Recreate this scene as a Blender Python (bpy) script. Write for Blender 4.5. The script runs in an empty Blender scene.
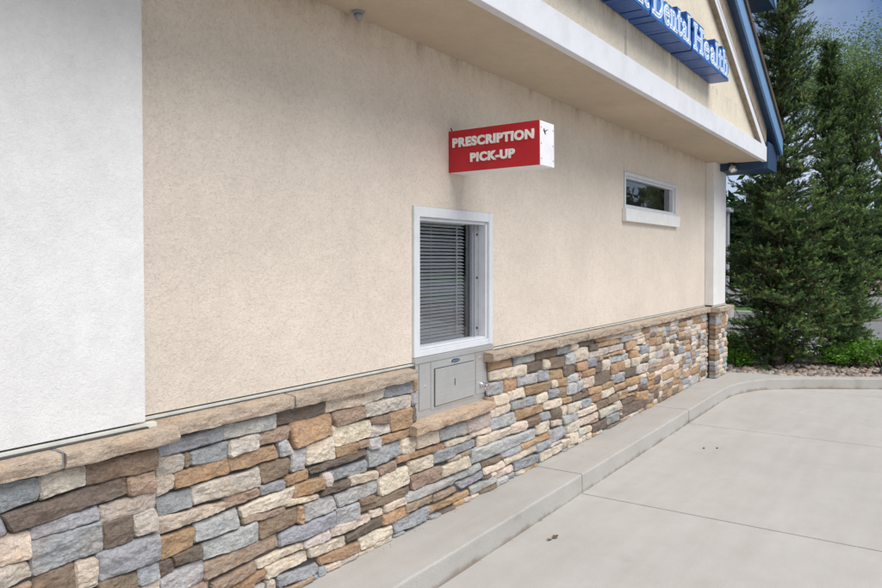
import bpy, bmesh, math, random
import numpy as np
from mathutils import Vector, Matrix, noise
random.seed(7); np.random.seed(7)
R = math.radians
scn = bpy.context.scene
COL = scn.collection

# ---------------------------------------------------------------- objects
def tag(o, label=None, cat=None, group=None, kind=None):
    if label: o['label'] = label
    if cat: o['category'] = cat
    if group: o['group'] = group
    if kind: o['kind'] = kind
    return o

def empty(name, label, cat, loc=(0, 0, 0), rz=0, group=None):
    o = bpy.data.objects.new(name, None)
    o.empty_display_size = 0.1
    COL.objects.link(o); o.location = loc; o.rotation_euler = (0, 0, rz)
    return tag(o, label, cat, group)

def link(name, me, mat=None, parent=None, smooth=False):
    o = bpy.data.objects.new(name, me); COL.objects.link(o)
    if mat is not None and not me.materials: me.materials.append(mat)
    if parent: o.parent = parent
    if smooth: me.polygons.foreach_set('use_smooth', [True] * len(me.polygons))
    return o

class MB:
    """collects shapes and links them as one mesh object"""
    def __init__(s): s.bm = bmesh.new()
    def box(s, x0, x1, y0, y1, z0, z1, bev=0):
        r = bmesh.ops.create_cube(s.bm, size=1)
        for v in r['verts']:
            v.co = Vector(((x0+x1)/2+v.co.x*(x1-x0), (y0+y1)/2+v.co.y*(y1-y0), (z0+z1)/2+v.co.z*(z1-z0)))
        if bev:
            es = list({e for v in r['verts'] for e in v.link_edges})
            bmesh.ops.bevel(s.bm, geom=es, offset=bev, segments=2, profile=.6, affect='EDGES')
        return s
    def prism(s, pts, d):
        """polygon pts (3D) pushed along vector d"""
        a = [s.bm.verts.new(p) for p in pts]
        b = [s.bm.verts.new(Vector(p)+Vector(d)) for p in pts]
        n = len(pts)
        s.bm.faces.new(a); s.bm.faces.new(b[::-1])
        for i in range(n): s.bm.faces.new((a[i], b[i], b[(i+1) % n], a[(i+1) % n]))
        return s
    def tube(s, p, q, r0, r1=None, seg=12):
        p = Vector(p); q = Vector(q); r1 = r0 if r1 is None else r1
        d = (q-p); m = d.to_track_quat('Z', 'Y').to_matrix().to_4x4(); m.translation = (p+q)/2
        bmesh.ops.create_cone(s.bm, cap_ends=True, segments=seg, radius1=r0, radius2=r1, depth=d.length, matrix=m)
        return s
    def ball(s, c, r, sub=2, sc=(1, 1, 1)):
        bmesh.ops.create_icosphere(s.bm, subdivisions=sub, radius=r, matrix=Matrix.Translation(c) @ Matrix.Diagonal((*sc, 1)))
        return s
    def build(s, name, mat, parent=None, smooth=False):
        bmesh.ops.recalc_face_normals(s.bm, faces=s.bm.faces)
        me = bpy.data.meshes.new(name); s.bm.to_mesh(me); s.bm.free()
        return link(name, me, mat, parent, smooth)

def npmesh(name, V, F, mat, parent=None, cols=None, smooth=False):
    """V (n,3), F (m,k) numpy -> one mesh object, optional per-vertex colour"""
    me = bpy.data.meshes.new(name); V = np.asarray(V, np.float32); F = np.asarray(F, np.int32)
    k = F.shape[1]
    me.vertices.add(len(V)); me.vertices.foreach_set('co', V.ravel())
    me.loops.add(F.size); me.loops.foreach_set('vertex_index', F.ravel())
    me.polygons.add(len(F)); me.polygons.foreach_set('loop_start', np.arange(0, F.size, k, dtype=np.int32))
    me.update(calc_edges=True)
    if cols is not None:
        a = me.color_attributes.new('tone', 'FLOAT_COLOR', 'POINT')
        c = np.ones((len(V), 4), np.float32); c[:, :3] = cols; a.data.foreach_set('color', c.ravel())
    return link(name, me, mat, parent, smooth)

# ---------------------------------------------------------------- materials
class Mat:
    def __init__(s, name, col=(.5, .5, .5), rough=.8, metal=0, spec=.4):
        s.m = bpy.data.materials.new(name); s.m.use_nodes = True
        s.N = s.m.node_tree.nodes; s.L = s.m.node_tree.links
        s.b = s.N['Principled BSDF']
        s.b.inputs['Base Color'].default_value = (*col, 1); s.b.inputs['Roughness'].default_value = rough
        s.b.inputs['Metallic'].default_value = metal; s.b.inputs['Specular IOR Level'].default_value = spec
        s.tc = s.N.new('ShaderNodeTexCoord').outputs['Object']
        s.geo = s.N.new('ShaderNodeNewGeometry').outputs['Position']
    def node(s, t, **k):
        n = s.N.new(t)
        for a, v in k.items(): setattr(n, a, v)
        return n
    def mapped(s, scale=(1, 1, 1), src=None):
        n = s.node('ShaderNodeMapping'); n.inputs['Scale'].default_value = scale
        s.L.new(src or s.geo, n.inputs[0]); return n.outputs[0]
    def noise(s, scale, detail=4, rough=.6, vec=None, dist=0):
        n = s.node('ShaderNodeTexNoise'); n.inputs['Scale'].default_value = scale
        n.inputs['Detail'].default_value = detail; n.inputs['Roughness'].default_value = rough
        n.inputs['Distortion'].default_value = dist
        s.L.new(vec or s.geo, n.inputs['Vector']); return n.outputs['Fac']
    def voro(s, scale, vec=None, feature='F1'):
        n = s.node('ShaderNodeTexVoronoi', feature=feature); n.inputs['Scale'].default_value = scale
        s.L.new(vec or s.geo, n.inputs['Vector']); return n.outputs['Distance']
    def ramp(s, fac, stops):
        n = s.node('ShaderNodeValToRGB'); e = n.color_ramp.elements
        while len(e) < len(stops): e.new(.5)
        for i, (p, c) in enumerate(stops):
            e[i].position = p; e[i].color = (*c, 1) if hasattr(c, '__len__') else (c, c, c, 1)
        s.L.new(fac, n.inputs[0]); return n.outputs[0]
    def mix(s, a, b, fac, mode='MIX'):
        n = s.node('ShaderNodeMix', data_type='RGBA', blend_type=mode)
        for sock, v in ((n.inputs[0], fac), (n.inputs[6], a), (n.inputs[7], b)):
            if hasattr(v, 'links'): s.L.new(v, sock)
            elif hasattr(v, '__len__'): sock.default_value = (*v, 1)
            else: sock.default_value = (v, v, v, 1) if hasattr(sock.default_value, '__len__') else v
        return n.outputs[2]
    def math(s, op, a, b=0., c=None, clamp=False):
        n = s.node('ShaderNodeMath', operation=op, use_clamp=clamp)
        for i, v in enumerate((a, b, c)):
            if v is None: continue
            if hasattr(v, 'links'): s.L.new(v, n.inputs[i])
            else: n.inputs[i].default_value = v
        return n.outputs[0]
    def attr(s, name='tone'):
        n = s.node('ShaderNodeAttribute', attribute_name=name); return n.outputs['Color']
    def xyz(s):
        n = s.node('ShaderNodeSeparateXYZ'); s.L.new(s.geo, n.inputs[0]); return n.outputs
    def col(s, c): s.L.new(c, s.b.inputs['Base Color']); return s
    def rgh(s, c): s.L.new(c, s.b.inputs['Roughness']); return s
    def bump(s, h, dist=.01, strength=1.0):
        n = s.node('ShaderNodeBump'); n.inputs['Distance'].default_value = dist; n.inputs['Strength'].default_value = strength
        s.L.new(h, n.inputs['Height'])
        if s.b.inputs['Normal'].links: s.L.new(s.b.inputs['Normal'].links[0].from_socket, n.inputs['Normal'])
        s.L.new(n.outputs[0], s.b.inputs['Normal']); return s

def stucco(name, base, stain=True, bright=.06):
    m = Mat(name, base, .92, spec=.2)
    big = m.noise(1.3, 5, .6); mid = m.noise(14, 4, .6); fine = m.noise(230, 2, .7)
    worm = m.noise(60, 4, .62, dist=1.1)
    lo = tuple(c*(1-bright*1.6) for c in base); hi = tuple(min(1, c*(1+bright)) for c in base)
    c = m.ramp(big, [(.3, lo), (.7, hi)])
    c = m.mix(c, m.ramp(mid, [(.3, .88), (.7, 1.0)]), .7, 'MULTIPLY')
    c = m.mix(c, m.ramp(worm, [(.36, .70), (.50, 1.0), (.66, 1.05)]), .42 if stain else .16, 'MULTIPLY')
    c = m.mix(c, m.ramp(fine, [(.3, .84), (.6, 1.02)]), .6 if stain else .3, 'MULTIPLY')
    if stain:   # rain-run dirt that starts at the wall head and thins out downwards
        x = m.xyz()
        blot = m.noise(1, 5, .7, m.mapped((5.5, 5.5, 1.3)))
        runs = m.noise(1, 4, .65, m.mapped((16, 16, 1.1)))
        for z0, h in stain:
            top = m.math('SUBTRACT', 1.0, m.math('DIVIDE', m.math('SUBTRACT', z0, x[2]), h), clamp=True)
            above = m.math('LESS_THAN', x[2], z0)
            top = m.math('MULTIPLY', m.math('POWER', top, 2.2), above)
            k = m.math('MULTIPLY', top, m.math('MULTIPLY', m.ramp(blot, [(.44, 0.), (.66, .85)]), m.ramp(runs, [(.38, .35), (.62, 1.)])))
            c = m.mix(c, m.mix(c, (.36, .29, .22), 1, 'MULTIPLY'), k)
    m.col(c)
    m.bump(m.math('ADD', m.math('MULTIPLY', worm, .7), m.math('MULTIPLY', fine, .35)), .0065 if stain else .004, 1.)
    m.bump(mid, .012 if stain else .004, .25)
    return m.m

M = {}
M['tan'] = stucco('tan_stucco', (.78, .685, .58), [(2.9, .20)])
M['tan_up'] = stucco('tan_stucco_gable', (.78, .70, .56), [(3.39, .30)])
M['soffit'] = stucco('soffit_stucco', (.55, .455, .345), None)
M['white'] = stucco('white_stucco', (.80, .79, .775), None, .05)

def paint(name, col, rough=.45, dirt=.12, spec=.4, metal=0, sc=9):
    m = Mat(name, col, rough, metal, spec)
    n = m.noise(sc, 6, .65); f = m.noise(120, 2, .6)
    c = m.mix(col, tuple(x*(1-dirt*2.2) for x in col), m.ramp(n, [(.45, 0.), (.75, 1.)]))
    m.col(c).rgh(m.ramp(n, [(.3, rough*.85), (.7, min(1, rough*1.2))])); m.bump(f, .0006, .5)
    return m.m
M['navy'] = paint('navy_painted_wood', (.022, .055, .125), .5, .12)
M['sky_blue'] = paint('blue_painted_wood', (.15, .29, .50), .35, .08)
M['vinyl'] = paint('white_window_frame', (.68, .70, .72), .35, .05)
M['jamb'] = paint('grey_window_jamb', (.31, .325, .35), .4, .08)
M['steel'] = None
M['cabinet'] = paint('white_sign_cabinet', (.78, .78, .79), .4, .05)
M['redface'] = paint('red_sign_face', (.52, .018, .028), .38, .12, sc=3)
M['letter'] = paint('raised_white_letter', (.86, .84, .83), .5, .12, sc=30)
M['bluecan'] = paint('blue_letter_cabinet', (.006, .075, .30), .35, .14, sc=5)
M['blueface'] = paint('blue_letter_face', (.03, .17, .50), .35, .08)
M['whiteline'] = paint('white_letter_outline', (.85, .88, .92), .4, .04)
M['paleblue'] = paint('pale_blue_letter_fill', (.36, .55, .84), .35, .05)
M['seam'] = paint('dark_seam', (.02, .035, .07), .6, .1)
M['dark'] = paint('dark_room', (.03, .032, .034), .9, .1)
M['gap'] = paint('grey_grout', (.085, .078, .072), .95, .2)
M['screed'] = paint('pale_metal_screed', (.66, .66, .60), .5, .12)
M['grimy_white'] = paint('weathered_white_band', (.66, .67, .70), .8, .06, sc=4)
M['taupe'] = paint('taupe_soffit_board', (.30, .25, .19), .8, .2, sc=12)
M['slat'] = paint('white_blind_slat', (.93, .93, .93), .5, .02)
M['black'] = paint('black_plastic', (.02, .02, .022), .4, .1)
M['chrome'] = paint('bright_metal', (.75, .75, .76), .22, .05, metal=1)
M['bark'] = None

def mk_steel():
    m = Mat('brushed_steel', (.5, .5, .5), .46, .7)
    a = m.noise(1, 4, .6, m.mapped((3, 3, 220))); b = m.noise(4, 5, .6)
    m.col(m.mix(m.ramp(a, [(.3, (.58, .58, .57)), (.7, (.66, .655, .64))]), m.ramp(b, [(.4, 1.), (.8, .82)]), 1, 'MULTIPLY'))
    m.rgh(m.ramp(b, [(.3, .36), (.7, .55)])); m.bump(a, .0004, .5); return m.m
M['steel'] = mk_steel()

def mk_bark():
    m = Mat('grey_brown_bark', (.07, .05, .035), .95)
    n = m.noise(1, 6, .7, m.mapped((30, 30, 7)))
    m.col(m.ramp(n, [(.35, (.03, .022, .016)), (.7, (.12, .09, .07))])); m.bump(n, .02, .9); return m.m
M['bark'] = mk_bark()

def mk_stone(name):
    m = Mat(name, (.4, .4, .4), .9, spec=.25)
    base = m.attr()
    cloud = m.noise(9, 5, .65, dist=.4); grain = m.noise(90, 4, .7); vein = m.noise(22, 5, .6, m.mapped((1, 1, 2.2)), 1.2)
    fine = m.noise(420, 2, .6)
    rust = m.noise(5.5, 5, .7, dist=.8)
    base = m.mix(base, m.mix(base, (1.04, .92, .78), 1, 'MULTIPLY'), m.ramp(rust, [(.52, 0.), (.68, .65)]))
    c = m.mix(base, m.ramp(cloud, [(.28, (.72, .70, .68)), (.5, (1, 1, 1)), (.75, (1.14, 1.12, 1.08))]), .8, 'MULTIPLY')
    c = m.mix(c, m.ramp(vein, [(.38, (.60, .56, .52)), (.47, (1, 1, 1))]), .5, 'MULTIPLY')
    c = m.mix(c, m.ramp(grain, [(.3, .72), (.62, 1.12)]), .7, 'MULTIPLY')
    c = m.mix(c, m.ramp(fine, [(.3, .84), (.7, 1.1)]), .5, 'MULTIPLY')
    m.col(c); m.bump(vein, .014, .8); m.bump(grain, .008, .9); m.bump(fine, .003, .6)
    return m.m
M['stone'] = mk_stone('split_stone')
M['rock'] = mk_stone('river_rock')

def mk_concrete(name, base, line=False):
    m = Mat(name, base, .9, spec=.25)
    big = m.noise(.55, 5, .6, dist=.5); mid = m.noise(4, 6, .65); fine = m.noise(150, 3, .7); fleck = m.voro(95)
    streak = m.noise(1, 4, .6, m.mapped((1.2, 9, 9)))
    c = m.ramp(big, [(.3, tuple(x*.94 for x in base)), (.7, tuple(x*1.04 for x in base))])
    c = m.mix(c, m.ramp(mid, [(.3, (.88, .86, .83)), (.65, (1.02, 1.02, 1.02))]), .55, 'MULTIPLY')
    c = m.mix(c, m.ramp(streak, [(.35, (.90, .88, .86)), (.6, (1, 1, 1))]), .45, 'MULTIPLY')
    c = m.mix(c, m.ramp(fine, [(.3, .80), (.6, 1.06)]), .7, 'MULTIPLY')
    c = m.mix(c, m.ramp(fleck, [(.05, .6), (.14, 1.)]), .5, 'MULTIPLY')
    pit = m.voro(34); c = m.mix(c, m.ramp(pit, [(.04, .6), (.08, 1.)]), .45, 'MULTIPLY')
    spot = m.voro(1.6); sm_ = m.noise(7, 4, .7); blob = m.math('ADD', spot, m.math('MULTIPLY', sm_, .25))
    c = m.mix(c, m.ramp(blob, [(.17, (.80, .78, .76)), (.25, (1, 1, 1))]), .5, 'MULTIPLY')
    if line:      # brown dirt held at the foot of the kerb face
        z = m.xyz()[2]; k = m.ramp(m.math('ADD', m.math('MULTIPLY', m.math('ADD', z, .145), 12.), m.math('MULTIPLY', m.math('SUBTRACT', mid, .5), 1.6)), [(.05, 1.), (.45, 0.)])
        c = m.mix(c, m.mix(c, (.52, .44, .36), 1, 'MULTIPLY'), m.math('MULTIPLY', k, .75))
        ch = m.noise(11, 5, .7); c = m.mix(c, m.ramp(ch, [(.30, .72), (.38, 1.)]), .6, 'MULTIPLY')
    m.col(c); m.bump(fine, .003, .6); m.bump(mid, .01, .2)
    return m.m
M['slab'] = mk_concrete('driveway_concrete', (.45, .432, .41))
M['walk'] = mk_concrete('sidewalk_concrete', (.425, .41, .385), True)
M['asphalt'] = mk_concrete('grey_asphalt', (.20, .20, .205))
M['joint'] = mk_concrete('joint_dirt', (.085, .068, .05))
M['soil'] = mk_concrete('bed_soil', (.16, .12, .09))
M['grass'] = mk_concrete('lawn', (.07, .16, .03))
M['shingle'] = None
def mk_shingle():
    m = Mat('brown_shingle', (.08, .06, .05), .95)
    n = m.noise(40, 4, .7); b = m.node('ShaderNodeTexBrick'); b.inputs['Scale'].default_value = 3.2
    m.L.new(m.geo, b.inputs['Vector']); b.inputs['Color1'].default_value = (.10, .075, .055, 1); b.inputs['Color2'].default_value = (.06, .048, .04, 1)
    b.inputs['Mortar'].default_value = (.02, .018, .016, 1); b.inputs['Mortar Size'].default_value = .01
    m.col(m.mix(b.outputs[0], m.ramp(n, [(.3, .6), (.7, 1.2)]), 1, 'MULTIPLY')); m.bump(n, .004, .8); return m.m
M['shingle'] = mk_shingle()

def mk_leaf(name, trans=.25, rough=.55):
    m = Mat(name, (.06, .12, .03), rough, spec=.3)
    n = m.noise(6, 3, .6)
    c = m.mix(m.attr(), m.ramp(n, [(.3, (.75, .8, .8)), (.7, (1.2, 1.15, 1.1))]), .8, 'MULTIPLY')
    m.col(c)
    t = m.node('ShaderNodeBsdfTranslucent'); m.L.new(c, t.inputs[0])
    x = m.node('ShaderNodeMixShader'); x.inputs[0].default_value = trans
    out = m.N['Material Output']
    m.L.new(m.b.outputs[0], x.inputs[1]); m.L.new(t.outputs[0], x.inputs[2]); m.L.new(x.outputs[0], out.inputs[0])
    return m.m
M['needle'] = mk_leaf('spruce_needle', .12, .5)
M['leaf'] = mk_leaf('broad_leaf', .35, .45)

def mk_glass():
    m = Mat('window_glass', (1, 1, 1), .02)
    g = m.node('ShaderNodeBsdfGlossy'); g.inputs['Roughness'].default_value = .015; g.inputs['Color'].default_value = (.95, .97, 1, 1)
    t = m.node('ShaderNodeBsdfTransparent'); t.inputs[0].default_value = (.97, .98, .98, 1)
    f = m.node('ShaderNodeFresnel'); f.inputs[0].default_value = 1.62
    k = m.math('ADD', m.math('MULTIPLY', f.outputs[0], 1.1), .03, clamp=True)
    w = m.noise(2.2, 2, .5); bp = m.node('ShaderNodeBump'); bp.inputs['Distance'].default_value = .004; bp.inputs['Strength'].default_value = .3
    m.L.new(w, bp.inputs['Height']); m.L.new(bp.outputs[0], g.inputs['Normal'])
    x = m.node('ShaderNodeMixShader'); m.L.new(k, x.inputs[0]); m.L.new(t.outputs[0], x.inputs[1]); m.L.new(g.outputs[0], x.inputs[2])
    m.L.new(x.outputs[0], m.N['Material Output'].inputs[0]); return m.m
M['glass'] = mk_glass()

STONES_PIER='''G1048,893,1229,883,1227,805,1047,787;P1233,886,1391,885,1390,812,1235,802;B1391,885,1676,883,1675,802,1393,810;D1109,785,1548,800,1555,737,1150,721;K1553,794,1668,797,1670,716,1559,727;J1448,721,1672,716,1674,652,1449,660;G1047,776,1105,786,1133,721,1046,713;C1046,721,1204,710,1204,621,1045,627;G1207,717,1440,719,1444,673,1206,673;G1197,672,1451,663,1448,563,1215,549;D1453,661,1572,653,1574,559,1450,563;P1567,650,1670,649,1673,571,1581,564;G1429,556,1682,551,1683,451,1442,450;P1045,623,1188,615,1215,550,1043,541;C1358,550,1433,541,1435,442,1362,434;B1219,547,1351,552,1356,436,1194,448;B1437,448,1590,431,1592,364,1436,369;G1593,439,1681,442,1682,383,1595,377;C1595,372,1680,381,1679,292,1594,287'''
STONES_WALL='''G1746,864,2063,881,2062,820,1747,810;L2063,881,2358,883,2358,814,2062,816;P1736,808,1864,794,1866,737,1737,733;B1870,796,1898,795,1896,739,1870,740;G1903,792,2094,803,2093,724,1903,743;P2101,804,2268,804,2257,738,2101,737;K2268,804,2457,803,2456,740,2264,745;T1815,729,2098,730,2096,664,1818,667;T2101,732,2365,729,2378,671,2102,670;C1730,733,1815,729,1816,673,1729,656;P1905,646,2267,648,2276,561,1905,578;B2272,652,2454,653,2453,570,2286,572;G2279,560,2418,552,2426,506,2283,516;G1733,650,1900,650,1901,575,1736,571;K2069,561,2266,552,2276,516,2078,510;C1736,568,2069,546,2069,513,1739,499;L1915,486,2148,492,2147,411,1914,418;C2157,487,2486,504,2467,436,2171,445;K2176,440,2423,424,2422,399,2181,412;O1750,488,1909,480,1908,406,1749,399;D1804,395,1951,395,1954,340,1819,348;L1954,391,2258,398,2261,313,1960,324;B2268,393,2510,395,2510,316,2269,316;K1960,306,2384,304,2392,243,1973,237;D1743,395,1804,385,1819,334,1745,327;L1745,320,1956,330,1973,236,1748,230;C2248,220,2541,213,2541,183,2258,181;C2299,175,2576,163,2578,118,2314,114;K2003,206,2238,223,2246,182,2020,152;T2103,159,2294,169,2299,124,2112,109;G2372,97,2645,74,2645,31,2382,45;D2358,887,2694,884,2697,817,2358,819;C2701,886,2994,891,2993,817,2693,824;C2997,890,3181,888,3184,824,2993,817;G3184,891,3431,885,3431,815,3187,821;O2457,809,2747,812,2755,704,2484,691;K2759,810,2993,808,3007,741,2785,733;P3007,810,3419,807,3423,733,3010,744;C2755,735,3064,722,3050,631,2771,631;B3062,727,3222,722,3221,678,3064,694;O3222,727,3431,725,3431,614,3245,624;P3061,690,3221,680,3229,624,3057,621;T3145,607,3439,603,3439,563,3145,565;L2386,734,2448,737,2467,672,2402,664;L2462,685,2558,677,2552,570,2467,582;C2564,684,2765,685,2771,578,2569,589;T2775,628,2937,624,2944,567,2778,579;K2954,624,3035,616,3042,582,2958,584;D2581,563,3021,577,3028,539,2610,535;L3042,614,3138,609,3138,557,3047,562;G3035,556,3332,550,3337,465,3049,459;C3337,561,3471,549,3471,455,3348,465;G2397,298,2770,299,2769,224,2393,239;T2428,564,2575,567,2578,523,2431,519;T2478,511,2683,498,2695,437,2483,448;P2683,514,2742,508,2741,443,2695,450;G2745,511,3028,508,3020,454,2749,456;C2882,451,3115,428,3122,387,2889,400;C3134,384,3392,391,3402,292,3144,278;L2770,383,3122,375,3122,306,2802,312;D2714,437,2882,436,2882,402,2676,404;K3122,445,3292,442,3283,387,3137,397;B2971,305,3100,296,3100,265,2977,276;B2970,273,3397,268,3402,222,2970,232;C2438,448,2658,421,2658,404,2438,415;L2557,398,2764,384,2783,313,2556,311;O2511,395,2545,391,2550,300,2510,320;L2779,305,2961,292,2963,208,2782,221;C2744,224,3048,209,3052,166,2750,173;C3056,218,3159,206,3159,175,3060,180;D2861,138,3154,164,3163,104,2867,109;C3174,216,3359,213,3369,174,3174,177;O3167,165,3397,158,3413,93,3166,108;C2970,90,3240,85,3246,40,2976,28;T2660,95,2960,81,2963,32,2660,56;P2544,210,2738,217,2735,170,2544,181;C2579,169,2861,143,2867,91,2584,121;G3259,89,3608,88,3608,15,3275,26;C3482,550,3716,541,3718,464,3482,468;T3298,457,3786,443,3786,411,3298,428;L3726,545,3916,538,3916,459,3733,464;L3922,540,4045,537,4046,446,3924,458;P4058,542,4353,534,4354,441,4058,452;C3792,442,4096,429,4103,404,3798,412;C4109,437,4344,435,4354,406,4122,410;G3670,408,4155,390,4155,345,3670,332;C4188,394,4642,380,4643,325,4188,328;C3406,404,3657,399,3663,328,3406,329;K3416,320,3752,307,3764,224,3456,228;C3764,295,4071,303,4071,228,3769,226;L3880,201,4208,212,4222,172,3886,167;L3372,224,3874,203,3880,159,3372,170;G3916,149,4249,151,4255,115,3996,92;K3372,161,3652,148,3657,106,3372,116;K3663,145,3898,137,3910,108,3663,101;O3624,83,4065,70,4072,35,3624,30;L4084,79,4408,87,4416,43,4097,28;C4262,155,4530,158,4539,118,4269,118;B4228,212,4515,204,4515,171,4255,171;C4426,101,4682,92,4683,50,4434,49;L4103,326,5039,293,5043,221,4097,230;G4706,105,5096,82,5096,22,4730,32;C4553,163,5052,164,5061,114,4560,117;G4515,215,4792,215,4801,171,4523,177;O4809,211,5043,213,5046,177,4809,169;O5051,219,5276,214,5285,175,5052,171;G5061,158,5276,157,5286,93,5061,102;C5114,82,5507,76,5517,23,5150,-2;L5285,225,5606,213,5606,132,5299,115;C5506,97,5648,89,5658,35,5537,27;C5657,126,5841,116,5842,18,5669,33;C5059,312,5275,316,5276,226,5060,241;C4642,395,4881,381,4881,311,4647,327;B4889,379,5103,380,5103,320,4890,325;G5112,386,5284,384,5290,330,5121,337;C5312,297,5505,283,5515,234,5331,253;C5606,213,5840,208,5841,124,5616,138;L4363,483,4696,482,4704,402,4364,408;O4712,483,5179,466,5183,401,4720,405;C4349,553,4626,557,4627,498,4363,493;G4649,557,5041,544,5044,480,4657,500;C5058,537,5245,544,5252,474,5067,477;C5191,464,5493,457,5494,393,5201,406;D5302,384,5474,388,5489,289,5303,306;O5493,452,5706,436,5717,391,5504,404;C5494,385,5600,380,5605,294,5501,295;P5624,376,5839,371,5839,296,5635,297;L5524,295,5839,287,5840,212,5555,230;G5255,551,5434,545,5444,477,5264,493;C4391,638,4581,634,4588,567,4398,566;T4314,643,4391,638,4391,567,4314,566;C4596,639,4847,642,4852,573,4603,575;T4855,638,5291,623,5301,552,4859,569;B5444,540,5592,535,5593,449,5454,463;L5592,552,5800,535,5801,452,5603,465;T4348,890,4671,878,4671,823,4348,827;L4697,887,5018,882,5018,820,4697,823;D5030,885,5374,883,5374,816,5047,820;G5398,883,5660,883,5661,814,5403,821;C5671,886,5807,886,5812,833,5682,820;C4355,815,4851,808,4846,736,4362,754;D4870,810,5162,803,5171,734,4874,744;C5176,807,5267,803,5268,731,5180,733;B5280,810,5570,790,5571,709,5290,719;L5584,792,5766,807,5777,714,5601,714;L4335,740,4535,730,4528,640,4335,655;O4550,746,4718,731,4719,641,4551,647;L4734,732,5083,717,5083,642,4739,664;G5097,727,5272,717,5272,632,5101,646;O5290,703,5537,692,5541,616,5295,629;D5551,703,5767,707,5789,621,5571,624;C5319,621,5424,615,5424,561,5320,568;T5433,614,5612,610,5619,541,5434,555;L5622,617,5836,620,5837,554,5633,560;C5763,823,6037,826,6061,711,5775,713;D5859,892,6211,892,6223,840,5870,838;O6223,891,6481,892,6489,843,6235,853;C6506,889,6945,897,6946,841,6520,840;O6271,831,6834,831,6846,786,6296,787;D6049,843,6271,826,6272,775,6072,782;P6084,772,6975,768,6976,707,6096,716;G6867,838,7179,831,7180,774,6874,783;G6050,712,6230,705,6238,631,6058,639;O5807,696,6039,695,6051,622,5818,638;C6359,658,6579,652,6581,550,6373,567;D6226,660,6359,656,6373,562,6239,570;L6587,670,7093,655,7094,598,6601,611;T6601,596,6767,586,6776,496,6615,507;O6780,594,6970,592,6980,500,6789,514;C6984,595,7123,590,7131,501,6991,514;C7159,596,7388,586,7399,500,7166,512;O7004,765,7292,775,7293,706,7011,689;C7307,773,7495,772,7496,718,7308,721;G7402,690,7677,696,7695,601,7419,614;C7187,701,7402,696,7402,658,7193,675;O7113,668,7371,656,7379,592,7123,605;O5928,619,6207,616,6215,555,5939,569;D6215,564,6576,546,6583,429,6228,451;G6695,506,6943,484,6953,397,6710,406;D6951,513,7281,493,7289,403,6958,427;P7306,506,7657,490,7666,397,7320,415;C5951,552,6191,547,6200,454,5963,465;L5809,554,5939,549,5952,467,5820,451;O6076,444,6355,436,6363,378,6084,389;O6374,447,6696,436,6697,382,6387,393;C6375,376,6670,381,6684,320,6388,308;T6100,372,6363,369,6376,305,6112,316;O6710,380,6973,382,6983,325,6717,320;O6987,406,7407,385,7415,310,6994,334;B6230,292,6523,287,6542,221,6243,225;B6540,298,6793,293,6807,237,6554,229;O6834,302,7061,298,7071,225,6843,226;O7271,231,7637,197,7638,109,7288,144;D6892,163,7622,112,7623,46,6866,37;G6492,124,6823,114,6852,29,6518,33;P6328,210,6726,200,6741,134,6341,132;C6740,223,6863,213,6878,130,6754,136;C5633,287,6211,281,6219,233,5634,227;C5738,207,6304,200,6304,148,5760,142;D6150,107,6479,102,6506,16,6162,36;G5908,371,6100,359,6108,298,5920,298;C5633,373,5908,367,5909,304,5633,308;D5715,441,6053,434,6065,387,5726,392;L5631,553,5787,544,5799,450,5632,459;C5922,119,6126,112,6127,61,5934,63;D6905,211,7256,207,7272,152,6934,161'''
# ================================================================= BUILDING
B = empty('dental_office_building', 'tan stucco dental office with stone veneer base, navy gable trim and a pickup window', 'building')
WALL_TOP = 2.9
def wall_with_holes(x0, x1, z0, z1, y0, y1, holes, name, mat):
    mb = MB(); xs = sorted({x0, x1, *[h[0] for h in holes], *[h[1] for h in holes]})
    for a, b in zip(xs[:-1], xs[1:]):
        zs = [z0]
        for h in sorted(holes, key=lambda h: h[2]):
            if h[0] <= a+1e-6 and b <= h[1]+1e-6: zs += [h[2], h[3]]
        zs.append(z1)
        for c, d in zip(zs[0::2], zs[1::2]):
            if d-c > 1e-4: mb.prism([(a, y0, c), (b, y0, c), (b, y0, d), (a, y0, d)], (0, y1-y0, 0))
    bmesh.ops.remove_doubles(mb.bm, verts=mb.bm.verts, dist=1e-5)
    # drop the inner faces two neighbouring blocks share
    seen = {}
    for f in mb.bm.faces: seen.setdefault(tuple(sorted(v.index for v in f.verts)), []).append(f)
    dbl = [f for l in seen.values() if len(l) > 1 for f in l]
    if dbl: bmesh.ops.delete(mb.bm, geom=dbl, context='FACES_ONLY')
    return mb.build(name, mat, B)

W1 = (3.505, 4.44, .95, 1.92); W2 = (7.035, 8.785, 2.10, 2.475)
wall_with_holes(-2.3, 10.72, .978, WALL_TOP+.02, 0, .18, [(W1[0], W1[1], .978, W1[3]), W2], 'stucco_wall', M['tan'])
mb = MB(); mb.box(10.54, 10.72, .18, 9, -.2, 2.9); mb.box(-2.3, -2.1, .18, 9, -.2, 2.9); mb.box(-2.3, 10.72, 9, 9.2, -.2, 2.9); mb.build('side_wall', M['tan'], B)
for a, b, y in ((.35, 1.66, -.1), (10.11, 10.76, -.115)):
    MB().box(a, b, y, -.001, .978, WALL_TOP-.004, .004).build('corner_pier', M['white'], B)
# metal screed strip under the stucco
sc = MB()
for a, b, y in ((-2.3, .34, -.012), (1.655, 3.50, -.012), (4.445, 10.10, -.012), (.345, 1.70, -.112), (10.105, 10.77, -.127)):
    sc.box(a, b, y, y+.03, .955, .971)
sc.build('weep_screed', M['screed'], B)
# mortar backing behind the stones
mo = MB()
mo.box(-2.3, 3.50, -.028, .17, -.2, .962); mo.box(4.445, 10.72, -.028, .17, -.2, .962); mo.box(3.50, 4.445, -.028, .17, -.2, .60)
mo.box(.37, 1.655, -.128, -.03, -.2, .962); mo.box(10.11, 10.67, -.145, -.03, -.2, .962)
mo.build('mortar_backing', M['gap'], B)

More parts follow.
